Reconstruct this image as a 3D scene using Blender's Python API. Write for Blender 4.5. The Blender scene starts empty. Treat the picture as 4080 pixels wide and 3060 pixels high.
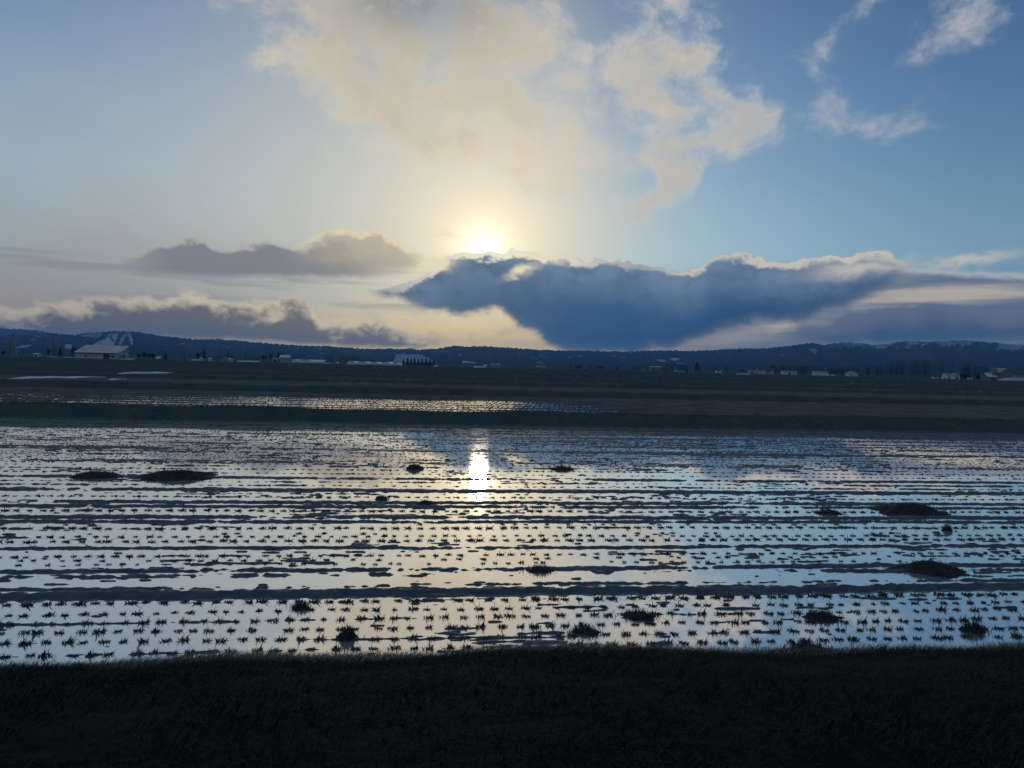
import bpy, math, random
import numpy as np
from mathutils import Vector, Matrix
random.seed(7); rng = np.random.default_rng(11)
scene = bpy.context.scene
C = scene.collection
def lin(c):
    return tuple((v/255/12.92 if v/255 <= 0.04045 else ((v/255+0.055)/1.055)**2.4) for v in c)
# ------------------------------------------------------------ camera frame
FPX, W0, H0 = 3080.0, 4080, 3060
YAW = math.radians(6.8); ROLL = math.atan(0.0245); HOR = 1455.0
PITCH = math.atan((H0/2-HOR)*math.cos(ROLL)/FPX)
EYE = Vector((0, 0, 2.8))
F0 = Vector((math.sin(YAW), math.cos(YAW), 0)); R0 = Vector((math.cos(YAW), -math.sin(YAW), 0)); U0 = Vector((0, 0, 1))
FW = F0*math.cos(PITCH) - U0*math.sin(PITCH); U1 = U0*math.cos(PITCH) + F0*math.sin(PITCH)
RT = R0*math.cos(ROLL) + U1*math.sin(ROLL); UP = U1*math.cos(ROLL) - R0*math.sin(ROLL)
cam_data = bpy.data.cameras.new('camera'); cam = bpy.data.objects.new('camera', cam_data); C.objects.link(cam)
cam_data.sensor_width = 36; cam_data.lens = 36*FPX/W0; cam_data.clip_start = 0.1; cam_data.clip_end = 40000
m = Matrix((RT, UP, -FW)).transposed().to_4x4(); m.translation = EYE; cam.matrix_world = m
scene.camera = cam
def ray(x, y):
    return (FW + RT*((x-W0/2)/FPX) - UP*((y-H0/2)/FPX)).normalized()
def gnd(x, y, z=0.0):                       # ground point seen at a photo pixel
    d = ray(x, y); t = (z-EYE.z)/d.z
    return EYE + d*t
def aze(x, y):                              # heading relative azimuth and elevation, degrees
    d = ray(x, y)
    return math.degrees(math.atan2(d.dot(R0), d.dot(F0))), math.degrees(math.asin(d.z))
def hor_y(x): return HOR + (x-W0/2)*0.0245
def at(x, dist):                            # ground point at a bearing and depth
    t = (x-W0/2)/FPX
    p = F0*dist + R0*(t*dist)
    return Vector((p.x, p.y, 0))
# ------------------------------------------------------------ render settings
scene.render.engine = 'CYCLES'
cy = scene.cycles
cy.use_denoising = True; cy.max_bounces = 6; cy.diffuse_bounces = 2; cy.glossy_bounces = 3; cy.transmission_bounces = 3
cy.volume_bounces = 0; cy.transparent_max_bounces = 6; cy.caustics_reflective = False; cy.caustics_refractive = False
cy.sample_clamp_indirect = 4.0
vs = scene.view_settings; vs.view_transform = 'Standard'; vs.look = 'None'; vs.gamma = 1; vs.exposure = 0; vs.use_curve_mapping = False
# ------------------------------------------------------------ sky: Nishita air, cloud decks as functions of bearing and elevation
world = bpy.data.worlds.new('World'); scene.world = world; world.use_nodes = True
NT = world.node_tree; NT.nodes.clear()
class S:                                     # tiny expression builder over math nodes
    def __init__(s, v): s.v = v
    def __add__(a, b): return M('ADD', a, b)
    __radd__ = __add__
    def __sub__(a, b): return M('SUBTRACT', a, b)
    def __rsub__(a, b): return M('SUBTRACT', b, a)
    def __mul__(a, b): return M('MULTIPLY', a, b)
    __rmul__ = __mul__
    def __truediv__(a, b): return M('DIVIDE', a, b)
def put(sock, v):
    if isinstance(v, S): NT.links.new(v.v, sock)
    elif v is not None: sock.default_value = v
def M(op, a, b=None, clamp=False):
    n = NT.nodes.new('ShaderNodeMath'); n.operation = op; n.use_clamp = clamp
    put(n.inputs[0], a)
    if b is not None: put(n.inputs[1], b)
    return S(n.outputs[0])
def sstep(e0, e1, x):                        # smoothstep between two edges (either order)
    n = NT.nodes.new('ShaderNodeMapRange'); n.interpolation_type = 'SMOOTHSTEP'
    put(n.inputs[0], x); put(n.inputs[1], e0); put(n.inputs[2], e1); n.inputs[3].default_value = 0; n.inputs[4].default_value = 1
    return S(n.outputs[0])
def mixc(f, a, b):
    n = NT.nodes.new('ShaderNodeMix'); n.data_type = 'RGBA'; n.clamp_factor = True
    put(n.inputs[0], f); put(n.inputs[6], a if isinstance(a, S) else (*a, 1)); put(n.inputs[7], b if isinstance(b, S) else (*b, 1))
    return S(n.outputs[2])
def addc(a, b, f=1.0, mode='ADD'):
    n = NT.nodes.new('ShaderNodeMix'); n.data_type = 'RGBA'; n.blend_type = mode; n.clamp_factor = False
    put(n.inputs[0], f); put(n.inputs[6], a if isinstance(a, S) else (*a, 1)); put(n.inputs[7], b if isinstance(b, S) else (*b, 1))
    return S(n.outputs[2])
def vec(x, y, z=0.0):
    n = NT.nodes.new('ShaderNodeCombineXYZ'); put(n.inputs[0], x); put(n.inputs[1], y); put(n.inputs[2], z); return S(n.outputs[0])
def dot(a, b):
    n = NT.nodes.new('ShaderNodeVectorMath'); n.operation = 'DOT_PRODUCT'; put(n.inputs[0], a); n.inputs[1].default_value = b; return S(n.outputs['Value'])
tc = NT.nodes.new('ShaderNodeTexCoord'); D = S(tc.outputs['Generated'])
AZ = M('MULTIPLY', M('ARCTAN2', dot(D, R0), dot(D, F0)), 57.29578)
EL = M('MULTIPLY', M('ARCSINE', dot(D, (0, 0, 1))), 57.29578)
def noise(vecs, scale, detail, rough=.55, dist=0.0, col=False):
    n = NT.nodes.new('ShaderNodeTexNoise'); n.noise_dimensions = '2D'
    put(n.inputs['Vector'], vecs); n.inputs['Scale'].default_value = scale
    n.inputs['Detail'].default_value = detail; n.inputs['Roughness'].default_value = rough; n.inputs['Distortion'].default_value = dist
    return S(n.outputs[1 if col else 0])
def vmap(v, loc=(0, 0, 0), rot=0.0, sc=(1, 1, 1), typ='POINT'):
    n = NT.nodes.new('ShaderNodeMapping'); n.vector_type = typ
    put(n.inputs[0], v); n.inputs[1].default_value = loc; n.inputs[2].default_value = (0, 0, rot); n.inputs[3].default_value = sc
    return S(n.outputs[0])
def vmath(op, a, b=None, c=None):
    n = NT.nodes.new('ShaderNodeVectorMath'); n.operation = op
    put(n.inputs[0], a)
    if b is not None: put(n.inputs[1], b)
    if c is not None: put(n.inputs[2], c)
    return S(n.outputs['Value'] if op == 'DOT_PRODUCT' else n.outputs[0])
def mad(a, b, c):
    n = NT.nodes.new('ShaderNodeMath'); n.operation = 'MULTIPLY_ADD'
    for k, v in enumerate((a, b, c)): put(n.inputs[k], v)
    return S(n.outputs[0])
P0 = vec(AZ, EL)                             # bearing, elevation in degrees
def outline(pts, az=None):                   # elevation of an outline at this bearing
    n = NT.nodes.new('ShaderNodeFloatCurve'); mp = n.mapping; mp.extend = 'HORIZONTAL'; mp.use_clip = False
    q = sorted(((a+45)/90, e/40) for a, e in (aze(*p) for p in pts)); cu = mp.curves[0]
    while len(cu.points) < len(q): cu.points.new(0.5, 0.5)
    for p, (a, b) in zip(cu.points, q): p.location = (a, b); p.handle_type = 'AUTO_CLAMPED'
    mp.update()
    put(n.inputs['Value'], M('MULTIPLY', (AZ if az is None else az)+45, 1/90)); n.inputs[0].default_value = 1
    return S(n.outputs[0])*40.0
def blob(px, py, rx, ry, tilt=0.0, P=None):                 # soft ellipse, radii in photo pixels, tilt in degrees
    a0, e0 = aze(px, py); k = 57.3/FPX
    q = vmap(P or P0, (a0, e0, 0), math.radians(tilt), (rx*k, ry*k, 1), 'TEXTURE')
    return M('POWER', 0.36788, vmath('DOT_PRODUCT', q, q))
def blobs(items, P=None):
    acc = None
    for (px, py, rx, ry, tilt, amp) in items:
        b = blob(px, py, rx, ry, tilt, P); acc = b*amp if acc is None else mad(b, amp, acc)
    return acc
def K(c): return tuple(v*10 for v in lin(c))                # the Background runs at strength 0.1
SUNPX = (1928, 996)
sund = ray(*SUNPX); SUN_EL = math.asin(sund.z); SUN_AZ = math.atan2(sund.x, sund.y)
COS = dot(D, sund); ANG = M('ARCCOSINE', M('MINIMUM', COS, 1.0))*57.29578
# clear air
sky = NT.nodes.new('ShaderNodeTexSky'); sky.sky_type = 'NISHITA'; sky.sun_disc = False
sky.sun_elevation = SUN_EL; sky.sun_rotation = SUN_AZ; sky.air_density = 1.0; sky.dust_density = 0.6; sky.ozone_density = 2.0; sky.altitude = 50
base = S(sky.outputs[0])
def ramp(x, stops):                          # colour ramp over x in 0..1
    n = NT.nodes.new('ShaderNodeValToRGB'); cr = n.color_ramp
    while len(cr.elements) < len(stops): cr.elements.new(0.5)
    for e, (p, c) in zip(cr.elements, stops): e.position = p; e.color = (*lin(c), 1)
    put(n.inputs[0], x); return addc(S(n.outputs[0]), (10, 10, 10), 1.0, 'MULTIPLY')
def sep(v):
    n = NT.nodes.new('ShaderNodeSeparateXYZ'); put(n.inputs[0], v); return [S(o) for o in n.outputs]
# shared turbulence
NA = vmath('SUBTRACT', noise(vmap(P0, (3, 8, 0), 0, (.17, .24, 1)), 1, 3, .55, 0, True), (.5, .5, .5))     # broad warp
PW = vmath('MULTIPLY_ADD', NA, (9.0, 7.0, 0), P0)
PS = vmath('MULTIPLY_ADD', NA, (2.2, 1.2, 0), P0)
nA = sep(NA)[0]
nB = noise(vmap(PS, (31, 7, 0), 0, (.42, .62, 1)), 1, 8, .60) - 0.5        # cloud texture
nT = noise(vmap(PS, (11, 27, 0), .25, (.26, .34, 1)), 1, 9, .62) - 0.5     # torn texture of the high cloud
nS = noise(vmap(P0, (1, 57, 0), 0, (.075, 1.15, 1)), 1, 6, .55) - 0.5      # streaks
vn = NT.nodes.new('ShaderNodeTexVoronoi'); vn.voronoi_dimensions = '2D'; vn.feature = 'F1'; vn.normalize = True
put(vn.inputs['Vector'], vmath('MULTIPLY_ADD', vec(nB, nB), (1.1, .7, 0), vmap(PS, (0, 0, 0), 0, (.62, .95, 1))))
vn.inputs['Scale'].default_value = 1; vn.inputs['Detail'].default_value = 2; vn.inputs['Roughness'].default_value = .5
PF = S(vn.outputs['Distance']) - 0.42                                       # cauliflower lobes
# clear air
air = ramp(EL*(1/90), [(0, (150, 180, 196)), (.09, (158, 198, 217)), (.155, (126, 168, 200)), (.22, (102, 142, 184)), (.285, (86, 120, 163)), (.42, (100, 132, 170)), (1, (112, 140, 174))])
base = mixc(0.03, air, base)
SD = M('ABSOLUTE', AZ)
shade = 1.0 - 0.42*sstep(7, 36, AZ) - 0.12*sstep(-18, -36, AZ) + 0.18*sstep(50, 120, SD)   # flanks dimmed; unseen sky behind raised again to lift light on the ground
base = addc(base, vec(shade, M('POWER', shade, 0.86), M('POWER', shade, 0.7)), 1.0, 'MULTIPLY')
veil = sstep(5, -22, AZ)*sstep(27, 8, EL)
base = mixc(veil*mad(nT, .45, .62), base, K((168, 178, 186)))
veil2 = sstep(0, -30, AZ)*sstep(13, 5, mad(nA, 5.0, EL))
base = mixc(veil2*0.75, base, K((150, 152, 152)))
# haze around the sun
GA = ANG*(1.0 + 0.60*sstep(-1, 12, AZ))
glow = M('POWER', 0.36788, M('POWER', GA*(1/16.0), 1.4))
base = mixc(glow*0.95, base, K((240, 227, 194)))
# ---- high torn cloud across the top
hi = blobs([(1230, 60, 300, 200, -35, .85), (1450, 200, 260, 260, -35, .9), (1800, 150, 380, 300, 0, 1.1), (2050, 280, 260, 180, -20, .8), (2080, 480, 280, 110, -14, .6), (1500, 420, 300, 130, -25, .5), (1720, 500, 300, 120, 0, .5), (2330, 420, 160, 120, 0, .35), (1950, 610, 420, 85, -6, .6),
            (2560, 120, 170, 250, 10, .75), (2720, 180, 190, 200, -40, .8), (2640, 400, 240, 140, -10, .75), (2900, 400, 200, 70, -32, .7), (3050, 500, 90, 80, -30, .65),
            (3250, 400, 100, 130, 20, .85), (3420, 440, 220, 50, -8, .5), (3620, 470, 130, 70, 10, .7), (3330, 130, 270, 45, 38, .50), (3920, 40, 210, 100, 10, .82), (3780, 130, 200, 60, 30, .3),
            (2700, 600, 190, 70, 8, 1.35), (2610, 800, 210, 60, 36, 1.4), (2690, 760, 75, 100, -20, .9), (2240, 760, 190, 60, 0, .3)], vmath('MULTIPLY_ADD', NA, (4.5, 3.5, 0), P0))
hd = mad(nT*sstep(0.03, .45, hi), 3.1, hi*.92)
ha = sstep(0.12, 1.55, hd)
hc = mixc(sstep(10, -6, AZ), K((206, 206, 203)), K((222, 212, 190)))
hc = mixc(sstep(.6, 1.7, mad(nB, 1.6, hd))*.6, hc, K((196, 184, 162)))
hc = mixc(sstep(-.05, -.35, nT + nB*.5)*.35, hc, K((150, 158, 172)))
hc = mixc(sstep(10, 24, AZ)*.6, hc, K((160, 168, 184)))
hc = mixc(blob(1660, 0, 330, 120, 0, PS)*.9, hc, K((134, 137, 140)))
hc = mixc(sstep(.05, .3, nB)*.4, hc, K((232, 218, 190)))
hc = mixc(sstep(.02, -.28, nB)*.45, hc, K((176, 174, 168)))
base = mixc(M('MINIMUM', ha*mad(nT, 1.5, .80), .88), base, hc)
base = mixc(blob(2060, 610, 380, 75, -4, PW)*.45, base, K((226, 208, 182)))
# ---- sun, its aureole
base = addc(base, K((255, 224, 172)), M('POWER', 0.36788, M('POWER', ANG*(1/4.2), 1.15))*.52)
base = addc(base, K((255, 244, 222)), M('POWER', 0.36788, M('POWER', ANG*(1/1.0), 1.05))*1.5)
# ---- horizon band of lit, distant cloud
low = sstep(5.4, 2.0, mad(nS, 2.6, mad(nB, 2.0, EL)))
warm = M('POWER', 0.36788, M('POWER', M('ABSOLUTE', AZ + 4.5)*(1/10.5), 2.0))
lc = mixc(sstep(0, -26, AZ), K((214, 198, 164)), K((176, 164, 146)))
lc = mixc(sstep(4, 18, AZ), lc, K((132, 130, 136)))
lc = mixc(warm, lc, K((276, 243, 172)))
lc = mixc(sstep(-.02, .22, nB)*warm*.5, lc, K((214, 188, 142)))
base = mixc(low*.9, base, lc)
# ---- a cloud bank between two outlines
def bank(top, bot, at_, ab, st, sb, pf=0.0, s_=0.0):
    n = nB*at_
    if pf: n = mad(PF, -pf, n)
    if s_: n = mad(nS, s_, n)
    tt = outline(top) + n - EL
    bb = EL - outline(bot) + nB*ab
    return sstep(-st, st, tt)*sstep(-sb, sb, bb), tt, bb
def span(px, soft):                          # fade in along the bearing (soft < 0: fade out)
    a0 = aze(px, 1250)[0]; return sstep(a0-soft, a0+soft, AZ)
# right hand grey decks
a, tt, bb = bank([(2700, 1250), (3000, 1180), (3400, 1085), (3560, 1072), (3800, 1080), (4080, 1090)], [(2500, 1440), (4080, 1440)], .7, .3, .22, .5, s_=.5)
dc = mixc(sstep(-.12, .16, nS), K((98, 112, 136)), K((140, 144, 152)))
dc = mixc(sstep(.45, .05, tt), dc, K((188, 192, 194)))
base = mixc(a*span(2960, 3)*.9, base, dc)
gap = blobs([(3500, 1195, 420, 22, 3, .8), (3900, 1165, 300, 16, 0, .7), (3120, 1303, 90, 24, 4, 1.0), (2900, 1350, 150, 35, 12, .6)], vmath('MULTIPLY_ADD', vec(nB, nS), (4, 1.6, 0), P0))
base = mixc(M('MINIMUM', gap, 1.0), base, K((192, 184, 170)))
a, tt, bb = bank([(2900, 1330), (3250, 1300), (3380, 1262), (3550, 1228), (3640, 1222), (3720, 1208), (3850, 1226), (4080, 1236)], [(2900, 1400), (3300, 1366), (3700, 1372), (3900, 1352), (4080, 1338)], 1.5, .6, .25, .45)
base = mixc(a*span(3120, 3.5)*.95, base, mixc(sstep(.3, 1.8, tt), K((104, 114, 134)), K((66, 89, 120))))
# mid level grey bank, left of the sun
a, tt, bb = bank([(0, 1060), (420, 1030), (640, 985), (780, 958), (900, 985), (1010, 968), (1150, 985), (1280, 965), (1430, 985), (1560, 1010), (1700, 1060)], [(0, 1040), (400, 1060), (560, 1085), (800, 1098), (1200, 1100), (1560, 1100), (1720, 1085)], 1.5, .5, .42, .34, s_=.5)
gc = mixc(sstep(-18, -6, AZ), K((130, 132, 136)), K((164, 156, 140)))
gc = mixc(sstep(.7, .0, mad(nB, 1.5, tt)), gc, K((190, 184, 172)))
base = mixc(a*span(540, 2.6)*span(1520, -3)*.9, base, gc)
a, tt, bb = bank([(900, 1000), (1150, 975), (1300, 925), (1430, 920), (1560, 945), (1650, 985), (1700, 1040), (1790, 1060)], [(900, 1040), (1300, 1050), (1500, 1065), (1650, 1078), (1800, 1075)], 1.6, .8, .16, .4, pf=.7)
base = mixc(a*span(1230, 2.2)*span(1700, -2)*.72, base, mixc(sstep(.0, .9, mad(nB, 2.2, tt)), K((244, 224, 182)), K((186, 172, 150))))
# thin shreds under it
sh = sstep(.0, .2, nS)*sstep(7.2, 6, EL)*sstep(3.2, 4.4, EL)*sstep(2, -6, AZ)
base = mixc(sh*.6, base, mixc(sstep(-22, -6, AZ), K((144, 142, 147)), K((176, 164, 142))))
# low cumulus bank on the left
a, tt, bb = bank([(-900, 1180), (0, 1232), (180, 1212), (330, 1200), (560, 1184), (640, 1195), (700, 1182), (760, 1162), (810, 1168), (850, 1195), (950, 1212), (1100, 1208), (1170, 1202), (1230, 1228), (1290, 1272), (1420, 1272), (1500, 1305), (1600, 1306), (1680, 1340), (1760, 1378)],
                 [(-900, 1440), (0, 1420), (400, 1350), (560, 1336), (800, 1346), (1000, 1352), (1250, 1372), (1500, 1382), (1700, 1388), (1790, 1380)], 1.2, .6, .22, .26, pf=.8)
cc = mixc(sstep(-28, -4, AZ), K((110, 106, 104)), K((138, 128, 106)))
cl = mixc(sstep(-30, -6, AZ), K((214, 200, 174)), K((252, 234, 190)))
cc = mixc(sstep(1.5, .0, mad(PF, -.9, mad(nB, 2.4, tt))), cc, cl)
base = mixc(a*span(1720, -1.2)*.96, base, cc)
# the large dark cloud under the sun
TOP = [(1500, 1170), (1560, 1144), (1640, 1132), (1720, 1088), (1770, 1040), (1800, 1022), (1850, 1012), (1930, 1014), (2000, 1018), (2060, 1006), (2120, 1008), (2180, 1028), (2260, 1030), (2330, 1040), (2420, 1044), (2520, 1052), (2620, 1070), (2720, 1086), (2790, 1070), (2850, 1034), (2950, 1020), (3030, 1034), (3120, 1046), (3250, 1036), (3400, 1022), (3520, 1012), (3580, 1030), (3640, 1072)]
BOT = [(1500, 1160), (1560, 1184), (1640, 1208), (1720, 1226), (1790, 1242), (1840, 1260), (1900, 1250), (1960, 1234), (2010, 1256), (2070, 1296), (2140, 1330), (2200, 1374), (2260, 1400), (2420, 1404), (2600, 1394), (2700, 1376), (2790, 1350), (2900, 1312), (3050, 1284), (3200, 1262), (3330, 1232), (3440, 1190), (3530, 1150), (3640, 1076)]
a, tt, bb = bank(TOP, BOT, .9, 1.3, .07, .40, pf=.75)
a = a*span(1490, .8)*span(3610, -.8)
up = sstep(.2, 3.6, mad(nB, 4.2, mad(PF, 1.5, tt)))
ec = mixc(up, K((108, 130, 154)), K((56, 92, 130)))
ec = mixc(sstep(2.2, .6, bb)*sstep(0, 6, AZ)*.6, ec, K((42, 72, 106)))
ec = mixc(sstep(9, -9, AZ)*.85, ec, K((106, 124, 140)))
ec = mixc(sstep(-.12, .22, mad(PF, -.35, nB))*sstep(4.2, .6, tt)*.7, ec, K((122, 144, 170)))
ec = mixc(sstep(.05, -.25, nB)*.35, ec, K((44, 76, 112)))
ec = mixc(sstep(15, 26, AZ)*sstep(2.0, .2, tt + nB)*.7, ec, K((140, 144, 154)))
ec = mixc(sstep(.9, .0, bb)*.4, ec, K((128, 130, 136)))
base = mixc(a, base, ec)
# its lit rim
rim = sstep(.52, .10, mad(nB, .8, tt))*sstep(-.14, .02, tt)*a
near = M('POWER', 0.36788, M('POWER', M('ABSOLUTE', AZ + 1.0)*(1/7.0), 2.0))
far = sstep(9, 13, AZ)*sstep(27.5, 25, AZ)
base = mixc(M('MINIMUM', rim*(near*1.1 + far*.6 + .34), 1.0), base, mixc(near, K((214, 208, 196)), K((255, 250, 226))))
sp = blobs([(2080, 1086, 60, 16, 22, 1.1), (3430, 1076, 150, 24, 5, .9), (3860, 1050, 130, 16, 6, .8), (1740, 1062, 80, 26, 15, .9), (1760, 945, 70, 10, -4, .7), (2180, 1036, 120, 14, -6, .8), (1700, 1072, 60, 20, 20, .7)], vmath('MULTIPLY_ADD', vec(nB, PF), (1.6, 1.3, 0), P0))
base = mixc(M('MINIMUM', sp, 1.0), base, mixc(sstep(10, 2, AZ), K((206, 202, 192)), K((250, 236, 196))))
# below the horizon the sky goes dark
base = mixc(sstep(0.2, -3, EL), base, K((60, 70, 80)))
bg = NT.nodes.new('ShaderNodeBackground'); bg.inputs[1].default_value = 0.1
NT.links.new(base.v, bg.inputs[0]); wo = NT.nodes.new('ShaderNodeOutputWorld'); NT.links.new(bg.outputs[0], wo.inputs[0])
world.cycles.sampling_method = 'MANUAL'; world.cycles.sample_map_resolution = 512
# ------------------------------------------------------------ helpers for meshes, materials, naming
TAB = rng.random((256, 256))
def vn(x, y, seed=0):                        # value noise, 0..1
    x = np.asarray(x, float) + seed*17.31; y = np.asarray(y, float) + seed*9.77
    xi = np.floor(x).astype(int); yi = np.floor(y).astype(int); fx = x-xi; fy = y-yi
    fx = fx*fx*(3-2*fx); fy = fy*fy*(3-2*fy); a, b = xi & 255, yi & 255; a1, b1 = (xi+1) & 255, (yi+1) & 255
    return (TAB[a, b]*(1-fx) + TAB[a1, b]*fx)*(1-fy) + (TAB[a, b1]*(1-fx) + TAB[a1, b1]*fx)*fy
def fb(x, y, seed=0, o=3):
    s, a, t = 0, 1.0, 0
    for k in range(o):
        s = s + a*vn(x*2**k, y*2**k, seed+k*3); t += a; a *= .5
    return s/t
def stp(a, b, x): t = np.clip((x-a)/(b-a), 0, 1); return t*t*(3-2*t)
def new_mat(name, col, col2=None, scale=1.0, rough=.9, spec=.2, bump=0.0, bscale=None, stretch=(1, 1, 1), island=False, metal=0.0, contrast=(.35, .65)):
    mt = bpy.data.materials.new(name); mt.use_nodes = True; nt = mt.node_tree; b = nt.nodes['Principled BSDF']
    b.inputs['Roughness'].default_value = rough; b.inputs['Specular IOR Level'].default_value = spec; b.inputs['Metallic'].default_value = metal
    b.inputs['Base Color'].default_value = (*col, 1)
    g = nt.nodes.new('ShaderNodeNewGeometry'); mp = nt.nodes.new('ShaderNodeMapping'); mp.inputs[3].default_value = stretch
    nt.links.new(g.outputs['Position'], mp.inputs[0])
    if col2:
        n = nt.nodes.new('ShaderNodeTexNoise'); n.inputs['Scale'].default_value = scale; n.inputs['Detail'].default_value = 5
        nt.links.new(mp.outputs[0], n.inputs['Vector'])
        mr = nt.nodes.new('ShaderNodeMapRange'); mr.inputs[1].default_value, mr.inputs[2].default_value = contrast
        nt.links.new(n.outputs[0], mr.inputs[0]); f = mr.outputs[0]
        if island:
            ad = nt.nodes.new('ShaderNodeMath'); ad.operation = 'MULTIPLY_ADD'; ad.inputs[1].default_value = .7; ad.use_clamp = True
            sb = nt.nodes.new('ShaderNodeMath'); sb.operation = 'SUBTRACT'; sb.inputs[1].default_value = .5
            nt.links.new(g.outputs['Random Per Island'], sb.inputs[0]); nt.links.new(sb.outputs[0], ad.inputs[0]); nt.links.new(f, ad.inputs[2]); f = ad.outputs[0]
        mx = nt.nodes.new('ShaderNodeMix'); mx.data_type = 'RGBA'; mx.inputs[6].default_value = (*col, 1); mx.inputs[7].default_value = (*col2, 1)
        nt.links.new(f, mx.inputs[0]); nt.links.new(mx.outputs[2], b.inputs['Base Color'])
    if bump:
        n = nt.nodes.new('ShaderNodeTexNoise'); n.inputs['Scale'].default_value = bscale or scale*4; n.inputs['Detail'].default_value = 4
        nt.links.new(mp.outputs[0], n.inputs['Vector']); bp = nt.nodes.new('ShaderNodeBump'); bp.inputs['Strength'].default_value = 1; bp.inputs['Distance'].default_value = bump
        nt.links.new(n.outputs[0], bp.inputs['Height']); nt.links.new(bp.outputs[0], b.inputs['Normal'])
    return mt
def mesh_np(name, v, faces, mat, parent=None, smooth=False):
    """v: (n,3) array; faces: list of index arrays, each (k,3) or (k,4)"""
    me = bpy.data.meshes.new(name); v = np.ascontiguousarray(v, np.float32)
    faces = [np.asarray(f, np.int32) for f in (faces if isinstance(faces, list) else [faces]) if len(f)]
    me.vertices.add(len(v)); me.vertices.foreach_set('co', v.ravel())
    li = np.concatenate([f.ravel() for f in faces]); cnt = np.concatenate([np.full(len(f), f.shape[1], np.int32) for f in faces])
    me.loops.add(len(li)); me.loops.foreach_set('vertex_index', li)
    me.polygons.add(len(cnt)); me.polygons.foreach_set('loop_start', np.concatenate(([0], np.cumsum(cnt)[:-1])).astype(np.int32))
    if smooth: me.polygons.foreach_set('use_smooth', np.ones(len(cnt), bool))
    me.update(calc_edges=True); me.validate()
    for q in (mat if isinstance(mat, (list, tuple)) else [mat]): me.materials.append(q)
    o = bpy.data.objects.new(name, me); C.objects.link(o); o.parent = parent
    return o
def grid_faces(nr, nc):
    i = np.arange(nr-1)[:, None]*nc + np.arange(nc-1)[None]
    return np.stack([i, i+1, i+nc+1, i+nc], -1).reshape(-1, 4)
def tag(o, label, cat, group=None, kind=None):
    o['label'] = label
    if kind: o['kind'] = kind
    else: o['category'] = cat
    if group: o['group'] = group
    return o
def struct(o): o['kind'] = 'structure'; return o
# ------------------------------------------------------------ materials of the land
M_mud = new_mat('wet_mud', (.070, .073, .080), (.115, .113, .114), 3.0, .7, .15, .01, 40)
M_dryed = new_mat('drying_mud', (.082, .080, .077), (.140, .130, .120), .5, 1.0, .0, .01, 10)
M_soil = new_mat('field_soil', (.075, .070, .066), (.200, .180, .155), .09, 1.0, .0, .05, 3.0, (.10, 1, 1), contrast=(.42, .64))
M_grass = new_mat('bank_grass', (.058, .074, .068), (.085, .088, .076), .8, 1.0, .0, .04, 6.0)
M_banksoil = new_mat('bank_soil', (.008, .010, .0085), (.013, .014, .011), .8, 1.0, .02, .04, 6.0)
M_blade = new_mat('grass_blades', (.026, .027, .020), (.054, .048, .034), .9, .9, .02, island=True, contrast=(.48, .86))
M_straw = new_mat('dead_grass', (.120, .108, .080), (.340, .275, .200), .8, .9, .02, island=True)
M_fblade = new_mat('field_grass', (.056, .072, .062), (.110, .105, .080), .9, .9, .02, island=True)
M_stub = new_mat('rice_stubble', (.062, .064, .064), (.110, .100, .082), 2.0, .9, .05, island=True)
M_snow = new_mat('old_snow', (.62, .64, .68), (.42, .43, .45), 1.2, .8, .2, .03, 6)
def water_mat():
    mt = bpy.data.materials.new('flood_water'); mt.use_nodes = True; nt = mt.node_tree; b = nt.nodes['Principled BSDF']
    b.inputs['Base Color'].default_value = (.88, .82, .745, 1); b.inputs['Roughness'].default_value = .03; b.inputs['IOR'].default_value = 1.6; b.inputs['Metallic'].default_value = .80
    g = nt.nodes.new('ShaderNodeNewGeometry'); n = nt.nodes.new('ShaderNodeTexNoise'); n.inputs['Scale'].default_value = 5; n.inputs['Detail'].default_value = 2
    nt.links.new(g.outputs['Position'], n.inputs['Vector']); bp = nt.nodes.new('ShaderNodeBump'); bp.inputs['Distance'].default_value = .0004; bp.inputs['Strength'].default_value = 1
    nt.links.new(n.outputs[0], bp.inputs['Height']); nt.links.new(bp.outputs[0], b.inputs['Normal'])
    return mt
M_water = water_mat()
# ------------------------------------------------------------ ground with field bunds
BUNDS = [(37.7, 1.0, .9, .47), (69.9, .8, .8, .50), (105.5, 1.0, .9, .42), (142, 1.0, .9, .46), (177, 1.2, .9, .40), (214, 1.0, 1.0, .55), (250, 1.4, 1.0, .42), (291, 1.2, 1, .5), (330, 1.6, 1.2, .45), (372, 1.5, 1.2, .6), (420, 2, 1.4, .5), (478, 2, 1.5, .6), (545, 2, 1.6, .6)]
def bund_z(X, Y):
    z = np.zeros_like(X)
    for k, (yc, hw, sl, h) in enumerate(BUNDS):
        d = np.abs(Y - yc - (vn(X/6, 0*X, 3*k)-.5)*.3*hw) - hw
        z = np.maximum(z, h*(1 + (vn(X/3.1, Y*0, k+40)-.5)*.30)*stp(sl, 0, d))
    return z
def ground_z(X, Y):
    lvl = np.where(Y < 105, -.14, .02)
    z = lvl + np.where(bund_z(X, Y) > 0.001, bund_z(X, Y) - lvl*stp(0, .1, bund_z(X, Y)), 0)
    e = 1.15*stp(150, 172, Y)*stp(205, 188, Y)*stp(-18, -48, X)*stp(-260, -200, X)*(.7+.6*vn(X/14, Y/9, 5))     # rough bank on the left
    z = z + e + np.where(Y > 110, (fb(X/2.5, Y/1.5, 9, 2)-.5)*.10, 0)
    return z
ys = [6.0, 20, 35.2]
for yc, hw, sl, h in BUNDS: ys += list(np.linspace(yc-hw-sl-.5, yc+hw+sl+.5, 15))
ys += list(np.linspace(108, 200, 60)) + list(np.linspace(200, 620, 90)) + [700, 900, 1200, 1600, 2200, 3000, 4500, 7000, 11500]
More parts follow.
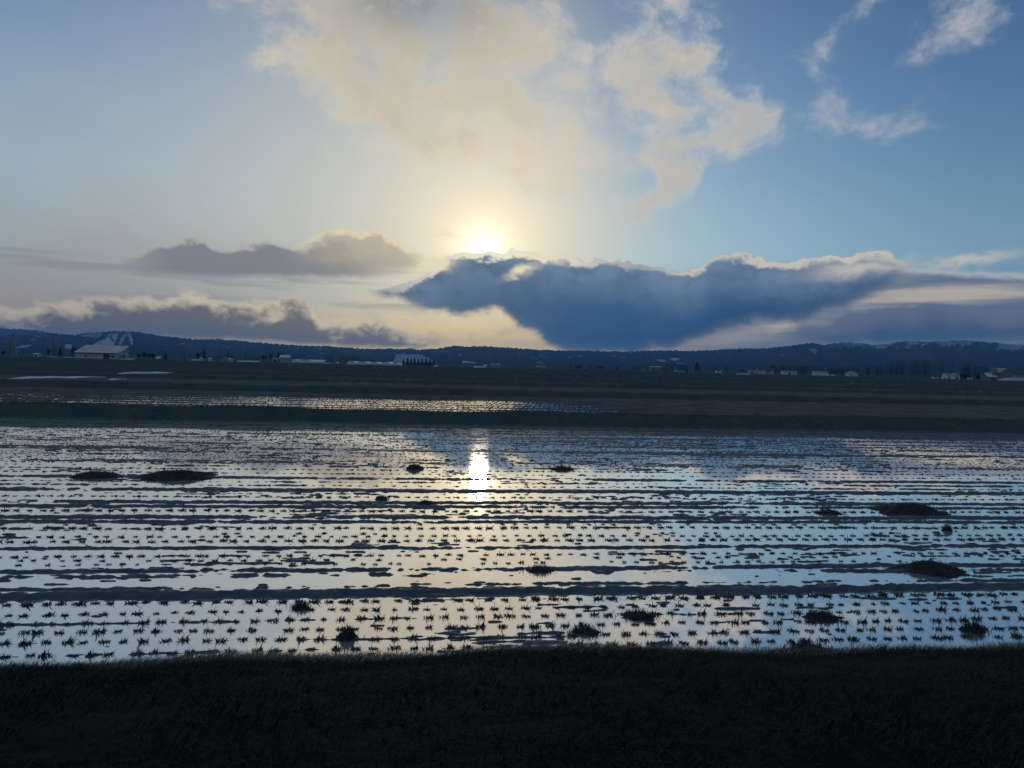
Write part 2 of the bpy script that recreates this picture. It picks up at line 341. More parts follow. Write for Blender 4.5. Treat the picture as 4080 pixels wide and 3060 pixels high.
ys = np.unique(np.round(ys, 2)); xs = np.concatenate([-np.geomspace(12000, 160, 40), np.linspace(-158, 200, 340), np.geomspace(202, 12000, 40)])
X, Y = np.meshgrid(xs, ys); Z = ground_z(X, Y)
gf = grid_faces(len(ys), len(xs)); zc = Z.ravel()[gf].mean(1)
go = struct(mesh_np('ground', np.stack([X, Y, Z], -1).reshape(-1, 3), gf, [M_soil, M_grass], smooth=True))
go.data.polygons.foreach_set('material_index', (zc > -.06).astype(np.int32))
# ------------------------------------------------------------ near grass bank
EDGE = [gnd(x, y, 0.05) for x, y in [(-900, 2668), (0, 2663), (400, 2656), (720, 2642), (1000, 2628), (1360, 2628), (1667, 2619), (1913, 2604), (2720, 2603), (3027, 2600), (3458, 2595), (3827, 2586), (4080, 2576), (4900, 2552)]]
ex, ey = np.array([p.x for p in EDGE]), np.array([p.y for p in EDGE])
def edge_y(x): return np.interp(x, ex, ey) + (vn(x*2.3, 0*x, 77)-.5)*.12
bx = np.concatenate([-np.geomspace(300, 14, 25), np.arange(-13.9, 16, .12), np.geomspace(16.2, 300, 25)])
bv = np.array([-.35, -.1, 0, .08, .16, .26, .4, .6, .85, 1.1, 1.4, 1.7, 2.0, 2.4, 2.8, 3.2, 3.6, 4.1, 4.6, 5.2, 6, 8, 14, 30, 90])
bz = np.array([-.18, -.05, .01, .07, .11, .15, .19, .25, .33, .42, .53, .64, .75, .89, 1.03, 1.15, 1.25, 1.33, 1.38, 1.4, 1.4, 1.4, 1.4, 1.4, 1.4])
def bank_z(X, V): return np.interp(V, bv, bz) + (fb(X*1.3, V*1.5, 21, 3)-.5)*.16*stp(.05, .5, V)
BX, BV = np.meshgrid(bx, bv); BY = edge_y(BX) - BV
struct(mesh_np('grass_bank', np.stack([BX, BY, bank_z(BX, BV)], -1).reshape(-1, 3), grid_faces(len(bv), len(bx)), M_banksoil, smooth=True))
def blades(px, py, pz, L, w, lean, ang):     # bent tapering ribbons
    n = len(px); dx, dy = np.cos(ang), np.sin(ang); s = rng.uniform(0, 6.28, n); wx, wy = np.cos(s)*w, np.sin(s)*w
    up1, up2 = L*.55*np.cos(lean*.6), L*(.55*np.cos(lean*.6) + .45*np.cos(lean*1.5)); o1, o2 = L*.55*np.sin(lean*.6), L*(.55*np.sin(lean*.6) + .45*np.sin(lean*1.5))
    P = np.stack([np.stack([px-wx, py-wy, pz], -1), np.stack([px+wx, py+wy, pz], -1),
                  np.stack([px+dx*o1+wx*.7, py+dy*o1+wy*.7, pz+up1], -1), np.stack([px+dx*o1-wx*.7, py+dy*o1-wy*.7, pz+up1], -1),
                  np.stack([px+dx*o2, py+dy*o2, pz+up2], -1)], 1)
    b = np.arange(n)[:, None]*5
    return P.reshape(-1, 3), [b + np.array([0, 1, 2, 3]), b + np.array([3, 2, 4])]
n = 230000
gx = rng.uniform(-8.5, 12.5, n); gv = rng.power(1.3, n)*0 + rng.uniform(-.04, 5.0, n)**1.0
tuft = vn(gx*2.1, gv*2.6, 31)
keep = (gv > .55) | (rng.random(n) < .3 + .3*(vn(gx*1.2, 0*gx, 90) > .6)); gx, gv, tuft = gx[keep], gv[keep], tuft[keep]; n = len(gx)
L = (.05 + .10*tuft)*rng.uniform(.6, 1.3, n); L = np.where(gv < .25, L*.6, L)
V, F = blades(gx, edge_y(gx)-gv, bank_z(gx, gv)-.02, L, rng.uniform(.0015, .0035, n), rng.uniform(.75, 1.5, n), np.where(rng.random(n) < .6, rng.normal(0, .45, n), rng.uniform(0, 6.28, n)))
tag(mesh_np('grass', V, F, M_blade), 'rough dark grass with straw coloured blades along the near bank', None, kind='stuff')
n = 52000                                    # paler dead grass along the lip of the bank
gx = rng.uniform(-8.5, 12.5, n); gv = rng.uniform(.0, 1.0, n)**1.2*(.5 + 1.2*vn(gx*1.4, 0*gx, 88))
V, F = blades(gx, edge_y(gx)-gv, bank_z(gx, gv)-.015, rng.uniform(.05, .17, n), rng.uniform(.0015, .0032, n), rng.uniform(.8, 1.5, n), np.where(rng.random(n) < .7, rng.normal(.2, .5, n), rng.uniform(0, 6.28, n)))
tag(mesh_np('grass', V, F, M_straw), 'matted straw coloured dead grass along the lip of the near bank', None, kind='stuff')
V2, F2 = [], []
for (yc, hw, sl, h), n, x0, x1 in ((BUNDS[0], 26000, -30, 46), (BUNDS[1], 12000, -50, 80)):
    gx = rng.uniform(x0, x1, n); gy = yc + rng.uniform(-1, 1, n)*(hw+sl*.9)
    L = (.05 + .14*vn(gx*1.1, gy*1.1, 35))*rng.uniform(.6, 1.3, n)
    V2.append(blades(gx, gy, ground_z(gx, gy)-.02, L, rng.uniform(.006, .012, n), rng.uniform(.1, .9, n), rng.uniform(0, 6.28, n)))
off = len(V2[0][0]); V = np.concatenate([V2[0][0], V2[1][0]]); F = V2[0][1] + [f+off for f in V2[1][1]]
tag(mesh_np('grass', V, F, M_fblade), 'short dark grass on the low banks between the paddies', None, kind='stuff')
V3 = []                                      # dead grass tussocks on the farther bunds
for yc, hw, sl, h in BUNDS[2:11]:
    n = 2600; gx = rng.uniform(-.6*yc-10, .95*yc+10, n); keep = vn(gx/7, 0*gx, int(yc)) > .42; gx = gx[keep]; n = len(gx); gy = yc + rng.uniform(-1.1, 1.25, n)*hw
    V3.append(blades(gx, gy, ground_z(gx, gy)-.03, rng.uniform(.12, .34, n), rng.uniform(.03, .10, n)*(yc/105)**.5, rng.uniform(.2, 1.2, n), rng.uniform(0, 6.28, n)))
off = np.cumsum([0] + [len(v[0]) for v in V3]); FF = [[], []]
for (v, f), o_ in zip(V3, off):
    for k_ in (0, 1): FF[k_].append(f[k_] + o_)
tag(mesh_np('grass', np.concatenate([v[0] for v in V3]), [np.concatenate(FF[0]), np.concatenate(FF[1])], M_straw), 'patchy dead grass along the far banks between the fields', None, kind='stuff')
# ------------------------------------------------------------ flooded paddies: water sheets and the mud standing out of them
def sheet(x0, x1, y0, y1, z=0.0):
    return struct(mesh_np('water', np.array([[x0, y0, z], [x1, y0, z], [x1, y1, z], [x0, y1, z]]), np.array([[0, 1, 2, 3]]), M_water))
sheet(-160, 200, 5.5, 37.4); sheet(-160, 200, 38.2, 69.7); sheet(-160, 200, 70.4, 105)
# rows of the first paddy as read off the photograph: y at the middle column, mud cover, half width, ridge height, stubble cover
ROWS = [(2640, .05, .03, .012, .55), (2612, .05, .03, .012, .35), (2578, .54, .026, .014, .99), (2535, .60, .028, .014, .99), (2497, .26, .026, .013, .94), (2458, .62, .026, .015, .98), (2425, .02, .03, .012, .85), (2390, .40, .09, .018, .99), (2360, 1.06, .12, .055, .75), (2330, .74, .05, .022, .02),
        (2284, .70, .08, .026, .10), (2266, .84, .08, .030, .12), (2243, .22, .10, .020, .45), (2226, .05, .05, .015, .5), (2212, .10, .04, .014, .85), (2181, .88, .06, .028, .02), (2153, .08, .03, .014, .97), (2137, .02, .03, .012, .85), (2126, .16, .05, .018, .25), (2104, .50, .05, .020, .95), (2090, .08, .05, .014, .4),
        (2080, .82, .09, .030, .5), (2062, .90, .12, .034, .4), (2038, .10, .04, .014, .97), (2020, .86, .10, .030, .4), (2004, .86, .13, .030, .3), (1984, .06, .04, .014, .95), (1971, .15, .06, .016, .3), (1957, .95, .17, .036, .4), (1940, .5, .10, .022, .6), (1926, .62, .11, .024, .5), (1910, .78, .16, .028, .4), (1893, .4, .10, .02, .7), (1878, .08, .06, .016, .92), (1866, .5, .16, .024, .5)]
rows = [(gnd(2040, y).y, c, w, h, s) for y, c, w, h, s in ROWS]
yy = rows[-1][0] + .45
while yy < 36.3:
    k = random.random(); rows.append((yy, .36 + .42*k if k > .22 else .15, .09 + .10*k, .012 + .009*k, .80 - .3*k)); yy += random.uniform(.30, .42)
rows.sort(); RY = np.array([r[0] for r in rows])
def wob(X, k): return (vn(X/2.2, 0*X, k*5+1)-.5)*.09
def mud_h(X, Y, rows, cov=None, fine=.05, amp=.030):
    h = np.full_like(X, -.02)
    y1 = Y[:, 0]
    for k, (yr, c, w, a, s) in enumerate(rows):
        i0, i1 = np.searchsorted(y1, [yr-3.2*w-.1, yr+3.2*w+.1])
        if i1 <= i0: continue
        x, y = X[i0:i1], Y[i0:i1]
        c_ = c if cov is None else np.clip(c + cov(x, y), 0, 1.1)
        pres = .46*vn(x/1.7, 0*x, k*7+2) + .30*vn(x/.30, y/.25, k*7+3) + .24*vn(x/.075, y/.05, k*7+6)
        th = .98 - c_*.86
        A = stp(th-.10, th+.14, pres)
        ww = w*(.45 + .6*vn(x/.8, 0*x, k*7+5) + .6*vn(x/.16, y*0, k*7+4))
        h[i0:i1] = np.maximum(h[i0:i1], -.02 + A*(a+.02)*np.exp(-((y-yr-wob(x, k)-(vn(x/.13, y/.2, k+60)-.5)*w*.9 - (vn(x/.05, y/.1, k+63)-.5)*w*.5)/ww)**2))
    sl = fb(X/.42, Y/.06, 71, 3)*.75 + .25*vn(X/2.5, Y/.8, 73)
    if amp > .025: h = np.maximum(h, -.02 + .034*stp(.69, .75, sl))
    return h + (fb(X/(fine*2.4), Y/fine, 55, 3)-.5)*amp
def fan(y0, y1, dr, ncol, sl, sr, pad=3):
    yl = [y0]
    while yl[-1] < y1: yl.append(yl[-1]*(1+dr))
    yl = np.array(yl); u = np.linspace(0, 1, ncol)
    X = (-(sl*yl+pad))[:, None]*(1-u) + (sr*yl+pad)[:, None]*u
    return X, np.repeat(yl[:, None], ncol, 1)
def mud(name, X, Y, h, mat=None):
    f = grid_faces(*X.shape); keep = h.ravel()[f].max(1) > -.004; f = f[keep]
    used = np.unique(f); mp = np.zeros(X.size, np.int32); mp[used] = np.arange(len(used))
    v = np.stack([X, Y, h], -1).reshape(-1, 3)[used]
    return struct(mesh_np(name, v, mp[f], mat or M_mud, smooth=True))
rows2 = []; yy = 39.6
while yy < 68.4:
    t_ = len(rows2) % 6; rows2.append((yy, .92 if t_ == 0 else .40, .34 if t_ == 0 else .13, .016 if t_ == 0 else .006, .9)); yy += .42
cov2 = lambda x, y: -.22 + .55*stp(4, 30, x) + .3*stp(58, 66, y) + .25*stp(-14, -40, x)*0 + .3*(vn(x/12, y/7, 93)-.5) + .35*stp(43, 39.5, y)
X, Y = fan(39.4, 68.8, .0030, 800, .62, .98)
mud('mud', X, Y, mud_h(X, Y, rows2, cov2, .10, .016) + .024*stp(-2, 24, X + (vn(X/9, Y/5, 17)-.5)*22) + .020*stp(56, 66, Y) + .003 + .019*stp(-2, -24, X), M_dryed)
rows3 = []; yy = 71.5
while yy < 104.4: rows3.append((yy, .93, .34, .016, .9)); yy += .62
cov3 = lambda x, y: .12 - .40*stp(-30, 0, x)*stp(60, 25, x)*stp(84, 96, y) + .2*(vn(x/12, y/7, 95)-.5)
X, Y = fan(71.2, 104.6, .0040, 600, .62, .98)
mud('mud', X, Y, mud_h(X, Y, rows3, cov3, .25, .02) + .013 + .02*stp(2, -14, X) + .02*stp(20, 45, X), M_dryed)
# ------------------------------------------------------------ rice stubble
def tuft_mesh(n, hgt, spread, wide=1.0):
    r = .036*np.sqrt(rng.random(n)); a = rng.uniform(0, 6.28, n)
    ang = np.where(rng.random(n) < .4, rng.normal(0, .8, n), a + rng.normal(0, .5, n))
    short = rng.random(n) < .5
    return blades(r*np.cos(a)*1.3, r*np.sin(a), np.full(n, -.012), rng.uniform(.65, 1.3, n)*hgt*np.where(short, .66, 1.0)*np.where(rng.random(n) < .08, 1.6, 1.0), rng.uniform(.004, .008, n)*wide, rng.uniform(.35, 1.25, n)*spread, ang)
ORD = ['row hugging the grass bank', 'second row out from the grass bank', 'third row out from the grass bank', 'fourth row out from the grass bank', 'fifth row out from the grass bank', 'sixth row out from the grass bank', 'seventh row out from the grass bank', 'eighth row out from the grass bank', 'ninth row out from the grass bank', 'tenth row out from the grass bank']
protos = [tuft_mesh(int(rng.integers(44, 70)), .056, 1.15) for _ in range(10)]
pm = []
cand = []
for k, (yr, c, w, a, s) in enumerate(rows):
    x = -.62*yr-2; x1 = .98*yr+2; sp = .185 if yr < 12 else .2
    xs_ = np.arange(x, x1, sp); xs_ = xs_ + rng.normal(0, .022, len(xs_)); yv = yr + wob(xs_, k) + rng.normal(0, .012, len(xs_))
    ok = vn(xs_/1.1, 0*xs_, k+200)*.5 + rng.random(len(xs_))*.5 < s*.92 + .06
    ok &= yv > edge_y(xs_) + .04
    cand.append((k, xs_[ok], yv[ok], s))
X, Y = fan(7.0, 36.9, .0026, 1350, .62, .98)
cov1 = lambda x, y: .16*stp(14, 30, y)*(vn(x/9, y/5, 91)*2-1) + .16*stp(18, 30, y)*stp(-6, 8, x) - .08
h = mud_h(X, Y, rows, cov1)
for k, xs_, yv, s_ in cand:                  # little cushions of mud round the nearer tufts
    if rows[k][0] > 20: continue
    i0, i1 = np.searchsorted(Y[:, 0], [yv.min()-.16, yv.max()+.16]) if len(yv) else (0, 0)
    for x, y in zip(xs_, yv):
        q0, q1 = np.searchsorted(Y[:, 0], [y-.13, y+.13]); xr = X[q0] if q0 < len(X) else X[-1]; c0, c1 = np.searchsorted(xr, [x-.22, x+.22])
        if q1 > q0 and c1 > c0:
            sx = rng.uniform(.035, .06); b = (.034 if s_ > .9 else .029)*np.exp(-((X[q0:q1, c0:c1]-x)/sx)**2 - ((Y[q0:q1, c0:c1]-y)/.035)**2) - .026 + (vn(X[q0:q1, c0:c1]/.03, Y[q0:q1, c0:c1]/.02, 5)-.5)*.012
            h[q0:q1, c0:c1] = np.maximum(h[q0:q1, c0:c1], b)
mud('mud', X, Y, h)
def in_view(x, y): return (-.505*y < x < .85*y)
total = 0; far = []; rowno = 0
for k, xs_, yv, s in cand:
    inv = [in_view(a, b) for a, b in zip(xs_, yv)]
    if len(xs_) and total + sum(inv) <= 300 and rowno < len(ORD) and sum(inv):
        for x, y, q in zip(xs_, yv, inv):
            sc = rng.uniform(.72, 1.15)*(1.0 if s > .9 else .85 if s > .6 else .7)
            if not q: far.append((x, y, sc)); continue
            v = int(rng.integers(len(protos)))
            if len(pm) <= v or pm[v] is None:
                while len(pm) <= v: pm.append(None)
                o = mesh_np('rice_stubble', *protos[v], M_stub); pm[v] = o
            else:
                o = pm[v].copy(); C.objects.link(o)
            o.location = (x, y, .0); o.rotation_euler = (0, 0, rng.normal(0, .5)); o.scale = (sc*1.04, sc*1.04, sc*1.2)
            tag(o, 'dark cut rice stubble tuft in the ' + ORD[rowno], 'rice stubble', 'rice stubble tufts in the rows nearest the bank')
        total += sum(inv); rowno += 1
    else:
        far += [(x, y, rng.uniform(.7, 1.15)*(1.0 if s > .85 else .8 if s > .5 else .7)) for x, y in zip(xs_, yv)]
for rr, x0, x1, sp in ((rows2, .62, .98, .34), (rows3, .62, .98, .6)):
    for k, (yr, c, w, a, s) in enumerate(rr):
        q = np.arange(-x0*yr-2, x1*yr+2, sp); q = q + rng.normal(0, .05, len(q)); q = q[rng.random(len(q)) < .8]
        far += [(x, yr + rng.normal(0, .02), .85) for x in q]
far = np.array(far); tv, tf = [], []; base_i = 0
lo = [tuft_mesh(c_, .062, 1.2, w_) for c_, w_ in ((50, 1.7), (44, 1.7), (54, 1.7), (24, 2.6), (22, 2.6), (26, 2.6), (10, 3.6), (9, 3.6), (10, 3.6))]
grp = np.where(far[:, 1] < 15, 0, np.where(far[:, 1] < 22, 3, 6)) + rng.integers(0, 3, len(far))
for g in range(9):
    P = far[grp == g]
    if not len(P): continue
    v, f = lo[g]; a = rng.normal(0, .6, len(P)); ca, sa = np.cos(a), np.sin(a); k = P[:, 2]*(1.0 if g < 3 else 1.0 if g < 6 else 1.05); wd = 1.05 if g < 3 else 1.2 if g < 6 else 1.6
    vx = (v[None, :, 0]*ca[:, None] - v[None, :, 1]*sa[:, None])*k[:, None]*wd + P[:, 0:1]; vy = (v[None, :, 0]*sa[:, None] + v[None, :, 1]*ca[:, None])*k[:, None] + P[:, 1:2]
    vz = v[None, :, 2]*k[:, None]*np.where(P[:, 1:2] > 38, 1.0, np.where(P[:, 1:2] > 16, .62, .9)) + np.zeros_like(vx)
    tv.append(np.stack([vx, vy, vz], -1).reshape(-1, 3)); nv = len(v)
    for ff in f: tf.append((ff[None] + (np.arange(len(P))*nv)[:, None, None] + base_i).reshape(-1, ff.shape[1]))
    base_i += nv*len(P)
tf = [np.concatenate([f for f in tf if f.shape[1] == s]) for s in (3, 4)]
tag(mesh_np('rice_stubble', np.concatenate(tv), tf, M_stub), 'long rows of cut rice stubble across the flooded paddies', None, kind='stuff')
# ------------------------------------------------------------ hills
def hill_mat():
    mt = bpy.data.materials.new('forested_hill'); mt.use_nodes = True; nt = mt.node_tree; b = nt.nodes['Principled BSDF']
    b.inputs['Roughness'].default_value = 1; b.inputs['Specular IOR Level'].default_value = 0
    g = nt.nodes.new('ShaderNodeNewGeometry'); n = nt.nodes.new('ShaderNodeTexNoise'); n.inputs['Scale'].default_value = .012; n.inputs['Detail'].default_value = 7
    nt.links.new(g.outputs['Position'], n.inputs['Vector']); at_ = nt.nodes.new('ShaderNodeAttribute'); at_.attribute_name = 'snow_cover'
    m1 = nt.nodes.new('ShaderNodeMix'); m1.data_type = 'RGBA'; m1.inputs[6].default_value = (.018, .022, .022, 1); m1.inputs[7].default_value = (.055, .058, .056, 1)
    m2 = nt.nodes.new('ShaderNodeMix'); m2.data_type = 'RGBA'; m2.inputs[7].default_value = (.62, .65, .70, 1)
    nt.links.new(n.outputs[0], m1.inputs[0]); nt.links.new(m1.outputs[2], m2.inputs[6]); nt.links.new(at_.outputs['Fac'], m2.inputs[0]); nt.links.new(m2.outputs[2], b.inputs['Base Color'])
    return mt
M_hill = hill_mat()
def inpoly(x, y, P):
    c = np.zeros(x.shape, bool); j = len(P)-1
    for i in range(len(P)):
        (xi, yi), (xj, yj) = P[i], P[j]
        if yi != yj: c ^= ((yi > y) != (yj > y)) & (x < (xj-xi)*(y-yi)/(yj-yi) + xi)
        j = i
    return c
def topx(X, Y, Z):                           # photo pixel of world points, used once to place the snow fields on the slopes
    d = np.stack([X-EYE.x, Y-EYE.y, Z-EYE.z], -1); w = d @ np.array(FW)
    return W0/2 + FPX*(d @ np.array(RT))/w, H0/2 - FPX*(d @ np.array(UP))/w
SNOWF = [([(362, 1378), (398, 1357), (420, 1352), (436, 1345), (459, 1378)], .8), ([(420, 1352), (436, 1330), (448, 1328), (430, 1348)], .7), ([(446, 1330), (474, 1327), (464, 1344), (456, 1374), (448, 1372), (452, 1356), (447, 1341)], .8), ([(478, 1350), (500, 1330), (506, 1331), (486, 1366), (474, 1378), (470, 1376), (482, 1354)], .75),
         ([(507, 1329), (523, 1333), (529, 1355), (527, 1378), (521, 1374), (518, 1352), (510, 1340)], .8), ([(322, 1336), (360, 1328), (395, 1326), (408, 1338), (378, 1347), (350, 1340), (334, 1342)], .45), ([(259, 1372), (288, 1376), (285, 1389), (258, 1388)], .7), ([(56, 1386), (90, 1376), (132, 1374), (112, 1383), (68, 1388)], .6), ([(135, 1334), (162, 1340), (160, 1344), (140, 1340)], .5),
         ([(1578, 1411), (1677, 1412), (1700, 1424), (1722, 1434), (1724, 1444), (1568, 1442)], .55), ([(1845, 1436), (1862, 1440), (1908, 1447), (1840, 1446)], .8), ([(1815, 1408), (1842, 1414), (1838, 1416)], .5), ([(2669, 1428), (2690, 1426), (2713, 1429), (2700, 1433), (2684, 1437)], .8), ([(2602, 1433), (2640, 1434), (2660, 1439), (2640, 1440)], .7), ([(2434, 1416), (2451, 1416), (2450, 1420)], .7),
         ([(3222, 1389), (3250, 1387), (3256, 1398), (3248, 1412), (3236, 1400)], .5), ([(2690, 1444), (2740, 1447), (2700, 1449)], .5), ([(900, 1380), (915, 1384), (906, 1386)], .5), ([(2140, 1440), (2178, 1450), (2140, 1446)], .6), ([(1755, 1397), (1780, 1400), (1800, 1403), (1760, 1402)], .3), ([(3440, 1375), (3500, 1376), (3540, 1382), (3480, 1382)], .45), ([(3600, 1375), (3625, 1380), (3622, 1391), (3604, 1386)], .5)]
def ridge(name, prof, r0, r1, r2, base_p, seed, rough, treeline):
    pts = sorted(aze(*p) for p in prof); az = np.linspace(-52, 52, 1700)
    el = np.interp(az, [p[0] for p in pts], [p[1] for p in pts])
    rr = r1*(1 + .10*(vn(az/5, az*0, seed)-.5))
    zr = EYE.z + np.tan(np.radians(el))*rr + (vn(az*9, az*0, seed+1)-.5)*treeline*.8 + (vn(az*22, az*0, seed+2)-.5)*treeline
    t = np.concatenate([np.linspace(0, 1, 80), np.linspace(1.04, 1.6, 12)]); T, A = np.meshgrid(t, az, indexing='ij')
    Rr = np.where(T <= 1, r0 + (rr-r0)[None]*T, rr[None] + (r2-r1)*(T-1)/.6)
    f = np.where(T <= 1, T**base_p, 1 - .5*((T-1)/.6))
    nz = (fb(A*.9, T*3.2, seed+4, 4)-.5)*rough*np.clip(T*1.6, 0, 1)*stp(1.0, .82, T)
    Z = np.maximum(zr[None]*np.clip(f + nz, 0, 2), 0) - .5
    Z = np.where(T > .999, zr[None]*f - .5, Z)
    a = np.radians(A); Xw = Rr*(np.sin(a)*F0.x + 0) ; Xw = Rr*(np.cos(a)*F0.x + np.sin(a)*R0.x); Yw = Rr*(np.cos(a)*F0.y + np.sin(a)*R0.y)
    o = struct(mesh_np(name, np.stack([Xw, Yw, Z], -1).reshape(-1, 3), grid_faces(*T.shape), M_hill, smooth=True))
    px, py = topx(Xw, Yw, Z); s = np.zeros(px.shape); jit = (vn(A*14, T*60, 3)-.5)*7, (vn(A*14, T*60, 8)-.5)*4
    for P, k in SNOWF: s = np.maximum(s, inpoly(px+jit[0], py+jit[1], P)*k)
    ridge_y = np.interp(px.ravel(), [p[0] for p in prof], [p[1] for p in prof]).reshape(px.shape); dep = py - ridge_y
    lo_ = fb(A*2.2, T*7, 61, 4); fi = fb(A*9, T*30, 67, 3)
    s = np.maximum(s, .55*stp(.52, .66, lo_*.6 + fi*.4 + .16*stp(26, 2, dep))*stp(3250, 3450, px)*stp(34, 14, dep))
    s = np.maximum(s, .40*stp(.58, .70, lo_*.55 + fi*.45)*stp(640, 400, px)*stp(50, 10, dep))
    s = np.maximum(s, .28*stp(.64, .72, lo_*.5 + fi*.5)*stp(60, 20, dep))
    s = s*(.75 + .5*(fi-.5))
    at_ = o.data.attributes.new('snow_cover', 'FLOAT', 'POINT'); at_.data.foreach_set('value', np.clip(s, 0, 1).ravel().astype(np.float32))
    return o
PROF = [(-900, 1345), (0, 1338), (50, 1335), (120, 1330), (230, 1330), (300, 1335), (330, 1328), (430, 1320), (480, 1319), (540, 1322), (590, 1330), (650, 1338), (720, 1345), (780, 1352), (850, 1350), (900, 1354), (930, 1355), (1000, 1362), (1050, 1366), (1100, 1370), (1200, 1376), (1300, 1378), (1400, 1386), (1470, 1390), (1550, 1388), (1620, 1392), (1680, 1393), (1720, 1390), (1760, 1387), (1800, 1378), (1840, 1379), (1900, 1380), (1960, 1381), (2040, 1385), (2150, 1394), (2240, 1397), (2300, 1396), (2400, 1399), (2500, 1400), (2570, 1398), (2620, 1396), (2680, 1396), (2750, 1398), (2850, 1394), (2900, 1390), (2950, 1389), (3050, 1388), (3100, 1382), (3150, 1376), (3200, 1370), (3240, 1366), (3260, 1370), (3275, 1376), (3290, 1374), (3330, 1365), (3380, 1364), (3420, 1366), (3460, 1371), (3500, 1373), (3530, 1372), (3570, 1365), (3610, 1360), (3650, 1359), (3700, 1362), (3720, 1360), (3760, 1359), (3800, 1357), (3850, 1356), (3900, 1360), (3960, 1364), (4000, 1369), (4050, 1378), (4120, 1390), (4900, 1400)]
ridge('hills', PROF, 2300, 5200, 7000, 1.25, 101, .30, 9)
ridge('distant_hills', [(-900, 1318), (0, 1309), (80, 1311), (160, 1318), (230, 1332), (300, 1350), (420, 1365), (1500, 1396), (1600, 1392), (1628, 1387), (1645, 1388), (1660, 1394), (1700, 1400), (3500, 1398), (3900, 1380), (4000, 1372), (4060, 1372), (4120, 1375), (4900, 1395)], 7000, 8200, 9500, 1.2, 140, .2, 9)
# ------------------------------------------------------------ building kit
def cmat(name, c, c2=None, rough=.8, spec=.25, sc=.8): return new_mat(name, c, c2 or tuple(v*.72 for v in c), sc, rough, spec)
WALLS = {'pale': cmat('pale_cladding', (.60, .58, .54)), 'grey': cmat('grey_cladding', (.30, .31, .32)), 'brown': cmat('brown_cladding', (.19, .145, .12)), 'brick': cmat('brick_wall', (.20, .165, .15)), 'cream': cmat('cream_cladding', (.62, .55, .44)), 'blue': cmat('blue_sheet', (.05, .16, .26)), 'paleblue': cmat('pale_blue_cladding', (.30, .38, .44)), 'white': cmat('white_paint', (.70, .70, .68)), 'bluegrey': cmat('blue_grey_cladding', (.24, .26, .33))}
ROOFS = {'pink': new_mat('faded_pink_roof', (.56, .36, .32), (.70, .52, .48), .35, .85, .1), 'snow': M_snow, 'dark': cmat('dark_roof', (.05, .06, .075)), 'red': cmat('red_roof', (.13, .06, .055)), 'blue': cmat('dark_blue_roof', (.035, .07, .13)), 'grey': cmat('grey_metal_roof', (.22, .25, .28)), 'brown': cmat('brown_roof', (.13, .07, .05)), 'white': cmat('white_roof', (.60, .62, .64))}
M_glass = new_mat('dark_window', (.02, .022, .025), None, rough=.15, spec=.6); M_door = cmat('maroon_door', (.10, .035, .03)); M_trim = cmat('dark_trim', (.035, .035, .04)); M_doorg = cmat('grey_door', (.09, .09, .09)); M_metal = cmat('grey_metal', (.16, .17, .18), None, .5, .5); M_wood = cmat('weathered_wood', (.07, .055, .045)); M_white = cmat('white_metal', (.72, .73, .73), None, .5, .4)
def depth_of(x, by, lo=150, hi=1400): return max(lo, min(hi, 2.8*FPX/max(1.0, by-hor_y(x))))
def root(name, p, rot=0.0):
    o = bpy.data.objects.new(name, None); o.empty_display_size = .5; C.objects.link(o); o.location = p; o.rotation_euler = (0, 0, rot - YAW)
    return o
def poly(name, verts, faces, mat, parent):
    me = bpy.data.meshes.new(name); me.from_pydata(verts, [], faces); me.materials.append(mat) if mat else None; me.update()
    o = bpy.data.objects.new(name, me); C.objects.link(o); o.parent = parent; return o
def boxv(x0, x1, y0, y1, z0, z1): return [(x0, y0, z0), (x1, y0, z0), (x1, y1, z0), (x0, y1, z0), (x0, y0, z1), (x1, y0, z1), (x1, y1, z1), (x0, y1, z1)]
BF = [(0, 3, 2, 1), (4, 5, 6, 7), (0, 1, 5, 4), (1, 2, 6, 5), (2, 3, 7, 6), (3, 0, 4, 7)]
def box(name, x0, x1, y0, y1, z0, z1, mat, parent): return poly(name, boxv(x0, x1, y0, y1, z0, z1), BF, mat, parent)
def boxes(name, L, mat, parent):
    v, f = [], []
    for b in L: f += [tuple(i+len(v) for i in q) for q in BF]; v += boxv(*b)
    return poly(name, v, f, mat, parent)
def window(x, z, w, h, parent, y=0.0, mat=None, sash=True):
    o = box('window', x-w/2, x+w/2, y-.06, y+.02, z, z+h, M_glass, parent)
    if sash: t = .09; boxes('window_frame', [(x-w/2-t, x-w/2-.004, y-.10, y+.02, z-t, z+h+t), (x+w/2+.004, x+w/2+t, y-.10, y+.02, z-t, z+h+t), (x-w/2, x+w/2, y-.10, y+.02, z+h+.004, z+h+t), (x-w/2, x+w/2, y-.10, y+.02, z-t, z-.004)], WALLS['white'], o)
    return o
def door(x, w, h, parent, y=0.0, mat=None, z=0.0):
    o = box('door', x-w/2, x+w/2, y-.08, y+.02, z, z+h, mat or M_door, parent)
    box('door_handle', x+w*.32, x+w*.32+.10, y-.14, y-.084, z+h*.45, z+h*.45+.12, M_metal, o); return o
def side_window(x, yc, z, w, h, parent): return box('window', x-.02, x+.06, yc-w/2, yc+w/2, z, z+h, M_glass, parent)
